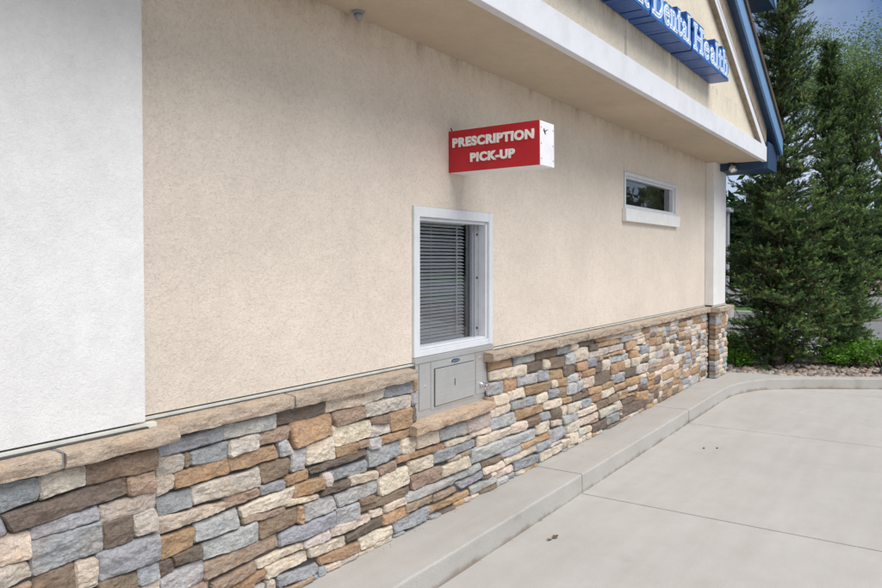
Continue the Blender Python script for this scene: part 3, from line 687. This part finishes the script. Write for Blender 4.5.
for txt, x0, x1 in (('nt', 4.93, 5.265), ('D', 5.345, 5.60), ('ental', 5.60, 6.335), ('Health', 6.425, 7.675)):
    can, face, out, ins = word(txt, x0, x1)
    if txt == 'nt': can.box(-6.5+3.7, x0-6.5+.01, -.1771, 0, -.0034, BZ+.62*HC)
    C_ = can.build('letter_cabinet', M['bluecan'], BS)
    face.build('letter_face', M['blueface'], C_); out.build('letter_outline', M['whiteline'], C_); ins.build('letter_fill', M['paleblue'], C_)
# seams under the cabinets
x = 3.9
while x < 7.6:
    MB().box(x-6.5-.003, x-6.5+.003, -.1765, -.002, -.0085, .002).build('cabinet_seam', M['seam'], BS); x += .31
# pale conduit runs below the letters
for x in (5.305, 6.60):
    MB().box(x-6.5-.005, x-6.5+.005, -.008, 0, -.27, 0).build('drip_streak_strip', M['screed'], BS)

cam1 = empty('soffit_light', 'small grey cone light fixed where the soffit meets the tan wall', 'light fixture', (2.94, -.07, WALL_TOP-.002))
MB().tube((0, 0, -.012), (0, 0, 0), .035, .035, 20).build('base', M['jamb'], cam1)
MB().tube((0, 0, -.012), (0, -.008, -.045), .024, .016, 16).build('lamp_head', M['jamb'], cam1, True)
fl = empty('flood_light', 'small round floodlight under the soffit beside the far white pier', 'light fixture', (10.37, -.27, WALL_TOP-.002))
MB().tube((0, 0, -.02), (0, 0, 0), .045, .045, 20).build('base', M['black'], fl)
MB().tube((0, 0, -.02), (0, -.01, -.06), .014).build('arm', M['jamb'], fl)
MB().tube((.03, .0, -.075), (-.03, -.03, -.09), .045, .052, 20).build('lamp_head', M['chrome'], fl, True)
# ================================================================= GROUND
def struct(o): o['kind'] = 'structure'; return o
FP = [(-14, -.43), (9.4, -.43), (9.8, -.47), (10.1, -.56), (10.37, -.68), (10.56, -.87), (10.75, -1.1), (11.09, -1.62), (11.35, -2.02), (11.9, -2.87), (13, -4.57), (15, -7.66), (19, -13.8)]
BP = [(-14, 0), (9.4, 0), (9.85, 0), (10.25, 0), (10.66, -.02), (10.88, -.42), (10.95, -.98), (11.25, -1.52), (11.51, -1.91), (12.06, -2.76), (13.16, -4.46), (15.16, -7.55), (19.2, -13.7)]
def refine(P, n):
    # smooth the bend a little and subdivide
    out = []
    for i in range(len(P)-1):
        p0 = Vector(P[max(i-1, 0)]); p1 = Vector(P[i]); p2 = Vector(P[i+1]); p3 = Vector(P[min(i+2, len(P)-1)])
        if i < 1 or i > 8: out.append((tuple(p1), i)); continue
        for k in range(n):
            t = k/n
            q = .5*((2*p1)+(-p0.lerp(p1, .0 if i > 1 else .98)+p2)*t+(2*p0.lerp(p1, .0 if i > 1 else .98)-5*p1+4*p2-p3)*t*t+(-p0.lerp(p1, .0 if i > 1 else .98)+3*p1-3*p2+p3)*t**3)
            out.append((tuple(q), i+t))
    out.append((tuple(P[-1]), len(P)-1)); return out
F_ = [p for p, _ in refine(FP, 5)]; B_ = [p for p, _ in refine(BP, 5)]
ZR = -.14
def walk_piece(F, Bk, mb):
    """kerbed slab between front path F and back path Bk, with a rounded nose and real end faces"""
    prof = []
    for f, b in zip(F, Bk):
        f = Vector((*f, 0)); b = Vector((*b, 0)); d = (b-f); d.normalize()
        ring = [f+Vector((0, 0, ZR-.05))-d*.004, f+Vector((0, 0, -.012)), f+d*.002+Vector((0, 0, -.005)), f+d*.006+Vector((0, 0, -.0015)), f+d*.012, b+Vector((0, 0, 0)), b+Vector((0, 0, ZR-.05))]
        prof.append([mb.bm.verts.new(p) for p in ring])
    m = len(prof[0])
    for a, c in zip(prof[:-1], prof[1:]):
        for k in range(m): mb.bm.faces.new((a[k], c[k], c[(k+1) % m], a[(k+1) % m]))
    mb.bm.faces.new(prof[0]); mb.bm.faces.new(prof[-1][::-1])
sw = MB()
joints = [-14, -9, -6.2, -3.35, -.55, 2.25, 5.045, 7.845]
for a, b in zip(joints[:-1], joints[1:]):
    n = 12; xs = [a+.005+(b-a-.010)*i/n for i in range(n+1)]
    walk_piece([(x, -.43+.0015*math.sin(x*9)) for x in xs], [(x, 0) for x in xs], sw)
i0 = next(i for i, p in enumerate(F_) if p[0] >= 9.3)
# last straight piece runs into the bend, up to the kerb joint
ij = min(range(len(F_)), key=lambda i: (F_[i][0]-11.16)**2+(F_[i][1]+1.73)**2)
walk_piece([(7.85, -.43), (8.6, -.43)]+F_[i0:ij+1], [(7.85, 0), (8.6, 0)]+B_[i0:ij+1], sw)
shift = lambda P, k: [tuple(Vector(p)+(Vector(P[min(i+1, len(P)-1)])-Vector(P[max(i-1, 0)])).normalized()*.012) if i == 0 else p for i, p in enumerate(P[k:])]
walk_piece(shift(F_, ij), shift(B_, ij), sw)
struct(sw.build('sidewalk', M['walk']))
# driveway slabs with open joints over dirt
dv = MB(); XJ = [-16, -11.7, -8.9, -6.1, -3.35, -.55, 2.25, 5.035, 7.83, 10.66, 13.5, 16.5]; YJ = [-14, -10.6, -7.0, -3.55, -.30]
for a, b in zip(XJ[:-1], XJ[1:]):
    for c, d in zip(YJ[:-1], YJ[1:]):
        g = .0055; n = 8
        dv.box(a+g, b-g, c+g, d-g, ZR-.08, ZR, .0035)
struct(dv.build('driveway', M['slab']))
MB_ = MB(); MB_.box(-16, 16.5, -14, -.2, ZR-.3, ZR-.022); struct(MB_.build('joint_bed', M['joint']))
# gritty dirt gathered along the foot of the kerb
dirt = MB()
for i in range(40):
    x = random.uniform(2, 9.3); y = -.438-abs(random.gauss(0, .010)); dirt.ball((x, y, ZR+.001), random.uniform(.001, .003), 1)
for i in range(60):
    x = random.uniform(1.7, 10); dirt.ball((x, -.078-abs(random.gauss(0, .012)), .001), random.uniform(.001, .003), 1)
tag(dirt.build('dirt_crumbs', M['joint']), kind='stuff')
# planting bed, road, lawn strip, ground
bed = MB(); bp = [Vector((*p, 0)) for p in B_ if p[0] > 10.6]
poly = [(p.x, p.y) for p in bp]+[(22, -13), (16.2, -6.2), (14.3, -2.8), (13.6, 2.0), (13.0, 9), (10.73, 9)]
bed.prism([(x, y, -.035) for x, y in poly], (0, 0, -.2)); struct(bed.build('planting_bed', M['soil']))
gnd = MB(); gnd.box(-400, 400, -400, 400, -1.2, -.30); struct(gnd.build('ground', M['asphalt']))
struct(MB().box(12.6, 24.0, -60, 60, -.31, -.165).build('parking_lot', M['asphalt']))
struct(MB().box(24.0, 24.3, -60, 60, -.31, -.02, .02).build('far_kerb', M['walk']))
struct(MB().box(24.3, 27.0, -60, 60, -.31, -.03).build('lawn_strip', M['grass']))
struct(MB().box(27.0, 46, -60, 60, -.31, -.12).build('far_road', M['asphalt']))
struct(MB().box(46, 120, -80, 80, -.31, -.04).build('far_verge', M['grass']))

# ---------------------------------------------------------------- rocks
def rock_geo(c, r, sd, sc):
    bm = bmesh.new(); bmesh.ops.create_icosphere(bm, subdivisions=2, radius=1)
    V = []
    for v in bm.verts:
        p = v.co; n = noise.noise(p*1.3+Vector((sd, 0, 0)))*.35+noise.noise(p*3+Vector((0, sd, 0)))*.12
        q = p*(1+n); V.append((c[0]+q.x*r*sc[0], c[1]+q.y*r*sc[1], c[2]+q.z*r*sc[2]))
    F = [[v.index for v in f.verts] for f in bm.faces]; bm.free(); return V, F
RV, RF, RC = [], [], []
RT = [(.42, .34, .28), (.34, .28, .23), (.46, .42, .38), (.30, .28, .27), (.42, .33, .27), (.24, .19, .16)]
def kpath(s):   # point on the back of the kerb
    i = int(s); i = min(i, len(bp)-2); return bp[i].lerp(bp[i+1], s-i), (bp[i+1]-bp[i]).normalized()
bp2 = [p for p in bp if p.x < 13.5 or True]
for i in range(1000):
    t = random.random(); s_ = t*(len(bp)-4)
    p, d = kpath(s_); nrm = Vector((-d.y, d.x, 0)); nrm = nrm if nrm.x > 0 else -nrm
    q = p+nrm*(.05+random.random()**1.4*1.3)+d*random.uniform(-.1, .1)
    if q.y > -.2 and q.x < 10.8: continue
    r = random.uniform(.014, .042)
    v, f = rock_geo((q.x, q.y, -.03+r*.35), r, i*1.7, (random.uniform(.9, 1.5), random.uniform(.8, 1.3), random.uniform(.6, .95)))
    o = len(RV); RV += v; RF += [[a+o for a in x] for x in f]; c = random.choice(RT); RC += [tuple(np.array(c)*random.uniform(.8, 1.15))]*len(v)
tag(npmesh('landscape_rocks', RV, RF, M['rock'], None, np.array(RC), True), kind='stuff')
v, f = rock_geo((0, 0, 0), .20, 77, (1.3, 1.0, .55))
o = npmesh('boulder', v, f, M['rock'], None, np.array([(.30, .30, .32)]*len(v)), True); o.location = (11.98, -2.12, .02)
tag(o, 'grey flat boulder behind the kerb at the right edge, beside the low shrubs', 'rock')

# small litter on the driveway
lf = MB(); lf.prism([(0, 0, .002), (.03, .012, .012), (.055, .002, .006), (.05, -.018, .014), (.02, -.02, .004)], (0, 0, .002)); lf.prism([(-.01, .004, .003), (-.03, .02, .010), (-.045, .008, .003), (-.02, -.008, .006)], (0, 0, .002))
o = lf.build('dry_leaf', paint('dry_leaf', (.13, .085, .05), .8, .2)); o.location = (4.10, -.64, ZR+.001)
tag(o, 'curled brown dry leaf lying on the driveway near the kerb', 'leaf')
for k, (x, y, lb) in enumerate(((6.86, -.84, 'dark pebble on the driveway, the left one of a close pair'), (6.93, -.94, 'dark pebble on the driveway, the right one of a close pair'))):
    o = MB().ball((0, 0, .005), .009, 2, (1.3, 1, .7)).build('pebble', M['joint']); o.location = (x, y, ZR); tag(o, lb, 'pebble', 'pebbles on the driveway')
# ================================================================= VEGETATION
def rod(V, F, C, p, q, r0, r1, col, seg=5):
    d = q-p
    if np.linalg.norm(d) < 1e-6: return
    d = d/np.linalg.norm(d); a = np.cross(d, (0, 0, 1.)); 
    if np.linalg.norm(a) < 1e-3: a = np.array((1., 0, 0))
    a /= np.linalg.norm(a); b = np.cross(d, a); o = len(V)
    for c, r in ((p, r0), (q, r1)):
        for k in range(seg):
            t = 2*math.pi*k/seg; V.append(c+(a*math.cos(t)+b*math.sin(t))*r)
    for k in range(seg): F.append((o+k, o+(k+1) % seg, o+seg+(k+1) % seg, o+seg+k))

def needles(P, D, L, rng, nl, nwid, dens, cols):
    """bottle-brush needles round twig segments: P start, D unit direction, L length, all (n,..)"""
    n = len(P); k = dens
    t = rng.random((n, k)); ang = rng.random((n, k))*2*math.pi
    a = np.cross(D, np.array([[.31, .2, .93]])); a /= np.linalg.norm(a, axis=1)[:, None]; b = np.cross(D, a)
    base = P[:, None]+D[:, None]*(t*L[:, None])[..., None]
    rad = a[:, None]*np.cos(ang)[..., None]+b[:, None]*np.sin(ang)[..., None]
    dr = rad*.78+D[:, None]*.62+rng.normal(0, .12, (n, k, 3)); dr[..., 2] += .12
    dr /= np.linalg.norm(dr, axis=2)[..., None]
    ln = nl*(.75+.5*rng.random((n, k)))*np.clip(1.25-t*.5, .6, 1.2)
    side = np.cross(dr, rad); side /= (np.linalg.norm(side, axis=2)[..., None]+1e-6)
    tip = base+dr*ln[..., None]
    v = np.stack([base-side*nwid/2, base+side*nwid/2, tip+side*nwid*.28, tip-side*nwid*.28], 2).reshape(-1, 3)
    f = np.arange(n*k*4).reshape(-1, 4)
    c = np.repeat(cols, k*4, axis=0)*(rng.random((n*k, 1)).repeat(4, 0)*.3+.85)
    return v, f, c

def spruce(name, label, loc, H, rad, seed, g1, g2, zlow=.25, lean=(0, 0), wh=.14, dens=26, dead=.12, low_droop=.38, cut=None):
    rng = np.random.default_rng(seed); T = empty(name, label, 'tree', loc, group='spruces behind the kerb')
    V, F = [], []; axis = lambda z: np.array([lean[0]*z+.03*math.sin(z*1.3+seed), lean[1]*z+.03*math.cos(z*1.7), z])
    zz = np.linspace(-.05, H, 16)
    for a, b in zip(zz[:-1], zz[1:]): rod(V, F, None, axis(a), axis(b), .085*H/8*(1-a/H)+.008, .085*H/8*(1-b/H)+.006, None, 9)
    npmesh('trunk', V, F, M['bark'], T, smooth=True)
    BV, BF = [], []; P, D, L, Cc = [], [], [], []
    z = zlow
    while z < H-.12:
        nb = int(rng.integers(7, 11)) if z < 2.2 else int(rng.integers(5, 9))
        a0 = rng.random()*6.28
        for i in range(nb):
            az = a0+6.283*i/nb+rng.normal(0, .22); frac = z/H
            ln = rad(z, az)*rng.uniform(.68, 1.12)
            if ln < .06: continue
            up = .65*frac+.14 if frac > .08 else .0
            nseg = max(3, int(ln/.11)); p = axis(z)+rng.normal(0, .02, 3)
            dirh = np.array([math.cos(az), math.sin(az), 0]); el = up+rng.normal(0, .12)
            for s in range(nseg):
                u = s/nseg; e = el-low_droop*math.sin(u*2.2)*(1-frac)*.9+.55*u*u+rng.normal(0, .07)
                d = dirh*math.cos(e)+np.array([0, 0, math.sin(e)]); d += rng.normal(0, .07, 3); d /= np.linalg.norm(d)
                q = p+d*ln/nseg; rod(BV, BF, None, p, q, .011*(1-u)+.0035, .011*(1-(s+1)/nseg)+.003, None, 4)
                # tone: pale tips, some bare brown inner wood
                out_ = u
                # side twigs
                nt = 3 if u > .05 else 2
                for k in range(nt):
                    sd = 1 if (s+k) % 2 else -1
                    base = p+(q-p)*rng.random(); lat = np.cross(d, (0, 0, 1.)); lat /= np.linalg.norm(lat)+1e-6
                    tl = (.15+.20*(1-u)*min(1, ln/.8))*rng.uniform(.6, 1.25)
                    td = d*rng.uniform(.45, .8)+lat*sd*rng.uniform(.5, .95)+np.array([0, 0, rng.uniform(-.15, 1.0)]); td /= np.linalg.norm(td)
                    m = max(1, int(tl/.085)); pp = base.copy()
                    for w in range(m):
                        if w: td = td+rng.normal(0, .2, 3)+np.array([0, 0, .08]); td /= np.linalg.norm(td)
                        P.append(pp.copy()); D.append(td.copy()); L.append(tl/m)
                        rod(BV, BF, None, pp, pp+td*tl/m, .0028, .002, None, 3)
                        tn_ = g2 if (u > .55 and rng.random() < .5) or rng.random() < .12 else g1
                        c = np.array(tn_)*rng.uniform(.72, 1.2)
                        if rng.random() < dead*(1.25-frac*1.2)*(1.1-u*.5): c = np.array((.10, .075, .035))*rng.uniform(.7, 1.5)
                        Cc.append(c)
                        if w == 0 and tl > .12:   # forked tip
                            fd = td+lat*rng.choice((-1, 1))*.8+rng.normal(0, .2, 3); fd /= np.linalg.norm(fd)
                            P.append(pp+td*tl/m*.5); D.append(fd); L.append(tl*.45); Cc.append(c*rng.uniform(.9, 1.15))
                        pp = pp+td*tl/m
                if u > .15:
                    P.append(p.copy()); D.append(d.copy()); L.append(ln/nseg); Cc.append(np.array(g1 if rng.random() < .7 else g2)*rng.uniform(.8, 1.15))
                p = q
            P.append(p.copy()); D.append(d.copy()); L.append(.09); Cc.append(np.array(g2)*rng.uniform(.9, 1.2))
        for i in range(16):      # short inner shoots round the stem
            a_ = rng.random()*6.283; r_ = rng.uniform(.05, .38)*min(1, rad(z, a_)/.6); d = np.array([math.cos(a_), math.sin(a_), rng.uniform(.2, 1.4)]); d /= np.linalg.norm(d)
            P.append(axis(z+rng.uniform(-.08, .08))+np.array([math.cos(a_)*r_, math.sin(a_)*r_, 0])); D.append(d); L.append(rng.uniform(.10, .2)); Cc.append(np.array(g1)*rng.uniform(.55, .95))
        z += wh*rng.uniform(.7, 1.25)
    # leader
    P.append(axis(H-.25)); D.append(np.array([0, 0, 1.])); L.append(.32); Cc.append(np.array(g2))
    P.append(axis(H-.02)); D.append(np.array([.05, 0, 1.])); L.append(.22); Cc.append(np.array(g2))
    P = np.array(P); D = np.array(D); L = np.array(L); Cc = np.array(Cc)
    D /= np.linalg.norm(D, axis=1)[:, None]
    v, f, c = needles(P, D, L, rng, .025, .0062, int(dens*1.3), Cc); print(name, len(P), 'twigs')
    npmesh('branch', BV, BF, M['bark'], T)
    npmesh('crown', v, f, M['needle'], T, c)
    return T
GA = (.078, .145, .048); GB = (.165, .255, .072)
def r1(z, az):
    base = .93-.088*z if z > .9 else .60+.33*z
    return max(.04, base*(1+.12*math.sin(az*3+z*2.1)+.10*math.sin(z*5+az)))
spruce('spruce_tree', 'tallest dark green spruce whose narrow crown runs out of the top of the frame', (11.95, -.62, -.03), 9.6, r1, 5, GA, GB)
def r2(z, az): return max(.04, (.66-.12*z if z > .6 else .50+.2*z)*(1+.15*math.sin(az*2+z*3)))
spruce('spruce_tree', 'shorter spruce with a thin pointed leader just right of the tallest spruce', (12.7, -1.28, -.03), 4.95, r2, 11, (.07, .135, .045), (.145, .23, .062), dead=.06, lean=(-.02, .02))
def r3(z, az): return max(.04, (.50-.07*abs(z-2.6) if z > 1.2 else .24+.13*z)*(1+.15*math.sin(az*2+z*3+1)))
spruce('spruce_tree', 'bright green bushy spruce at the right edge below the pale leafy tree', (13.6, -1.47, -.03), 4.45, r3, 23, (.085, .16, .05), (.165, .26, .07), dead=.03)
# one arm of the tall spruce that hangs over the kerb
def leaf_mesh(centres, rng, size, cols, flat=.0, per=1):
    n = len(centres); a = rng.normal(0, 1, (n, 3)); a[:, 2] *= .5; a /= np.linalg.norm(a, axis=1)[:, None]
    b = np.cross(a, rng.normal(0, 1, (n, 3))); b /= np.linalg.norm(b, axis=1)[:, None]
    s = size*(.6+.8*rng.random((n, 1)))
    nrm = np.cross(a, b)
    v = np.stack([centres-a*s, centres+b*s*.42+nrm*s*.12, centres+a*s, centres-b*s*.42+nrm*s*.12], 1).reshape(-1, 3)
    return v, np.arange(n*4).reshape(-1, 4), np.repeat(cols, 4, 0)
def broad_tree(name, label, loc, H, crown_r, crown_z, seed, g1, g2, nclump, nleaf, size, group=None, cat='tree', trunk_r=.12, squash=.8):
    rng = np.random.default_rng(seed); T = empty(name, label, cat, loc, group=group)
    V, F = [], []; tips = []
    def grow(p, d, ln, r, lev):
        q = p+d*ln; rod(V, F, None, p, q, r, r*.68, None, 7 if lev < 2 else 4)
        if lev >= 4: tips.append(q); return
        for k in range(int(rng.integers(2, 4))):
            nd = d+rng.normal(0, .48, 3); nd[2] += .12; nd /= np.linalg.norm(nd); grow(q, nd, ln*rng.uniform(.62, .85), r*.62, lev+1)
        if lev >= 2: tips.append(q)
    grow(np.array([0., 0, -.05]), np.array([0, 0, 1.]), H*.26, trunk_r, 0); 
    tips_ = np.array(tips); span = tips_[:, :2].std()*2+.01
    sc = crown_r/ max(.3, np.abs(tips_[:, :2]).max())
    Va = np.array(V); k = np.clip(Va[:, 2]/(H*.3), 0, 1)[:, None]; Va[:, :2] *= (1-k)+k*sc; 
    zs_ = H/ tips_[:, 2].max(); Va[:, 2] *= zs_
    npmesh('trunk', Va, F, M['bark'], T, smooth=True)
    tp = tips_.copy(); tp[:, :2] *= sc; tp[:, 2] *= zs_
    cl = tp[rng.integers(0, len(tp), nclump)]+rng.normal(0, crown_r*.09, (nclump, 3))
    c = cl[rng.integers(0, nclump, nleaf)]+rng.normal(0, 1, (nleaf, 3))*crown_r*np.array([.085, .085, .06])
    cols = np.where(rng.random((nleaf, 1)) < .5, np.array([g1]), np.array([g2]))*(.75+.5*rng.random((nleaf, 1)))
    v, f, cc = leaf_mesh(c, rng, size, cols); npmesh('crown', v, f, M['leaf'], T, cc)
    return T
broad_tree('deciduous_tree', 'pale green leafy tree behind the spruces at the right edge, sky showing through', (26, -2.2, -.1), 8.4, 3.4, 5, 4, (.14, .22, .075), (.19, .28, .10), 170, 34000, .042, trunk_r=.14)
def shrub(loc, r, h, seed, label, g1=(.10, .25, .025), g2=(.16, .34, .04)):
    rng = np.random.default_rng(seed); T = empty('shrub', label, 'shrub', loc, group='low shrubs behind the kerb'); V, F = [], []
    tips = []
    for i in range(40):
        a = rng.random()*6.28; rr = r*math.sqrt(rng.random())*.9; q = np.array([math.cos(a)*rr, math.sin(a)*rr, h*(.45+.5*rng.random())*(1-.4*(rr/r)**2)]); rod(V, F, None, np.array([q[0]*.25, q[1]*.25, -.02]), q, .006, .003, None, 4); tips.append(q)
    npmesh('stem', V, F, M['bark'], T); tips = np.array(tips); n = int(5200*r)
    c = tips[rng.integers(0, len(tips), n)]*np.array([1, 1, 1])*(.55+.5*rng.random((n, 1)))**.5+rng.normal(0, .055, (n, 3)); c[:, 2] = np.abs(c[:, 2])
    cols = np.where(rng.random((n, 1)) < .5, np.array([g1]), np.array([g2]))*(.7+.6*rng.random((n, 1)))
    v, f, cc = leaf_mesh(c, rng, .026, cols); npmesh('foliage', v, f, M['leaf'], T, cc)
shrub((12.55, .10, -.03), .55, .42, 1, 'round bright green shrub between the stone pier and the spruce trunk')
shrub((11.75, -.10, -.03), .30, .24, 7, 'small bright green shrub beside the foot of the far stone pier')
shrub((12.35, -.62, -.03), .34, .40, 2, 'small bright green shrub directly behind the tall spruce trunk')
shrub((12.75, -1.95, -.03), .52, .48, 3, 'bright green shrub right of the spruces, behind the grey boulder')
shrub((13.3, -2.6, -.03), .60, .5, 4, 'bright green shrub cut by the right edge of the picture')
shrub((12.5, -1.45, -.03), .4, .40, 5, 'bright green shrub under the shorter spruce, left of the boulder')
# far things
def hedge(name, label, x0, x1, y0, y1, h, seed, n, cols_, size, cat='hedge', kind=None):
    rng = np.random.default_rng(seed)
    c = np.stack([rng.uniform(x0, x1, n), rng.uniform(y0, y1, n), rng.random(n)], 1)
    top = h*(.65+.35*np.sin(c[:, 1]*.9+seed)*np.cos(c[:, 1]*.37)+.18*np.sin(c[:, 1]*2.7)); c[:, 2] = np.abs(c[:, 2]**.7*top)
    co = np.array(cols_)[rng.integers(0, len(cols_), n)]*(.7+.6*rng.random((n, 1)))
    v, f, cc = leaf_mesh(c, rng, size, co); o = npmesh(name, v, f, M['leaf'], None, cc)
    return tag(o, label if not kind else None, cat if not kind else None, kind=kind)
hedge('far_trees', None, 60, 72, -45, 45, 9, 2, 30000, [(.03, .06, .02), (.05, .085, .03), (.04, .07, .03)], .55, kind='stuff')
hedge('far_shrubs', None, 47, 50, -14, 14, 2.6, 5, 9000, [(.04, .06, .025), (.03, .045, .02)], .22, kind='stuff')
hedge('trees_across_the_street', None, -40, 160, -62, -52, 3.4, 9, 26000, [(.03, .06, .02), (.045, .075, .03)], .6, kind='stuff')
rw = MB(); 
for i in range(14): rw.box(45.2+random.uniform(-.2, .2), 46.4, -6+i*.9, -6+i*.9+.82, -.1, .55+random.uniform(-.12, .2), .08)
tag(rw.build('boulder_wall', M['soil']), 'low tan stone wall beyond the far road at the right edge', 'wall').data.materials[0] = mk_concrete('tan_block', (.45, .36, .28))
lp = empty('lamp_post', 'slim grey lamp post standing far off between the white pier and the spruce', 'lamp post', (22, 2.44, -.16))
MB().tube((0, 0, 0), (0, 0, .5), .2, .2, 16).build('base', M['walk'], lp); MB().tube((0, 0, .5), (0, 0, 3.1), .075, .06, 12).build('pole', M['jamb'], lp); MB().box(-.35, .15, -.14, .14, 3.1, 3.22, .03).build('lamp_head', M['jamb'], lp)
SUNAZ = -100; SUNEL = 54; SUNROT = 90-SUNAZ; SUNE = 2.6; SKYS = .085; EXPO = .58; CLOUD_LO = (5.4, 5.4, 5.5, 1); CLOUD_HI = (9.8, 9.6, 9.4, 1); DIM = (.50, .60, .76, 1)
# ================================================================= CAMERA, LIGHT
cam = bpy.data.cameras.new('camera'); co = bpy.data.objects.new('camera', cam); COL.objects.link(co)
co.location = (0, -2.6, 1.6); co.rotation_euler = (R(90-1.3), 0, R(34.2946-90)); cam.lens = 29.796; cam.sensor_width = 36; cam.sensor_fit = 'HORIZONTAL'
cam.shift_y = -.0209; cam.clip_end = 1500; cam.clip_start = .05; scn.camera = co

w = bpy.data.worlds.new('World'); scn.world = w; w.use_nodes = True; N = w.node_tree.nodes; Lk = w.node_tree.links
bg = N['Background']
sky = N.new('ShaderNodeTexSky'); sky.sky_type = 'NISHITA'; sky.sun_disc = False; sky.sun_elevation = R(SUNEL); sky.sun_rotation = R(SUNROT); sky.altitude = 1500; sky.dust_density = 1.5
tc = N.new('ShaderNodeTexCoord'); mp = N.new('ShaderNodeMapping'); mp.inputs['Scale'].default_value = (1, 1, 2.6); Lk.new(tc.outputs['Generated'], mp.inputs[0])
nz = N.new('ShaderNodeTexNoise'); nz.inputs['Scale'].default_value = 2.1; nz.inputs['Detail'].default_value = 7; nz.inputs['Roughness'].default_value = .52; nz.inputs['Distortion'].default_value = .35; Lk.new(mp.outputs[0], nz.inputs['Vector'])
rp = N.new('ShaderNodeValToRGB'); rp.color_ramp.elements[0].position = .40; rp.color_ramp.elements[1].position = .66; Lk.new(nz.outputs['Fac'], rp.inputs[0])
nz2 = N.new('ShaderNodeTexNoise'); nz2.inputs['Scale'].default_value = 3.4; nz2.inputs['Detail'].default_value = 6; Lk.new(mp.outputs[0], nz2.inputs['Vector'])
rp2 = N.new('ShaderNodeValToRGB'); e = rp2.color_ramp.elements; e[0].position = .3; e[1].position = .7; e[0].color = CLOUD_LO; e[1].color = CLOUD_HI; Lk.new(nz2.outputs['Fac'], rp2.inputs[0])
mx = N.new('ShaderNodeMix'); mx.data_type = 'RGBA'; Lk.new(rp.outputs[0], mx.inputs[0]); Lk.new(sky.outputs[0], mx.inputs[6]); Lk.new(rp2.outputs[0], mx.inputs[7])
dp = N.new('ShaderNodeVectorMath'); dp.operation = 'DOT_PRODUCT'; Lk.new(tc.outputs['Generated'], dp.inputs[0]); dp.inputs[1].default_value = Vector((1, .12, .22)).normalized()
rd = N.new('ShaderNodeValToRGB'); e = rd.color_ramp.elements; e[0].position = .35; e[1].position = .92; e[0].color = (1, 1, 1, 1); e[1].color = DIM; Lk.new(dp.outputs['Value'], rd.inputs[0])
ml = N.new('ShaderNodeMix'); ml.data_type = 'RGBA'; ml.blend_type = 'MULTIPLY'; ml.inputs[0].default_value = 1; Lk.new(mx.outputs[2], ml.inputs[6]); Lk.new(rd.outputs[0], ml.inputs[7])
Lk.new(ml.outputs[2], bg.inputs[0]); bg.inputs[1].default_value = SKYS

sn = bpy.data.lights.new('sun', 'SUN'); so_ = bpy.data.objects.new('sun', sn); COL.objects.link(so_)
sn.energy = SUNE; sn.angle = R(48); sn.color = (1, .975, .94)
el = R(SUNEL); az = R(SUNAZ)      # direction the light comes from
dv_ = Vector((math.cos(el)*math.cos(az), math.cos(el)*math.sin(az), math.sin(el)))
so_.rotation_euler = dv_.to_track_quat('Z', 'Y').to_euler()
scn.view_settings.view_transform = 'Standard'; scn.view_settings.look = 'None'; scn.view_settings.gamma = 1
scn.view_settings.exposure = EXPO; scn.view_settings.use_curve_mapping = False
scn.render.engine = 'CYCLES'
scn.cycles.max_bounces = 8; scn.cycles.transparent_max_bounces = 12
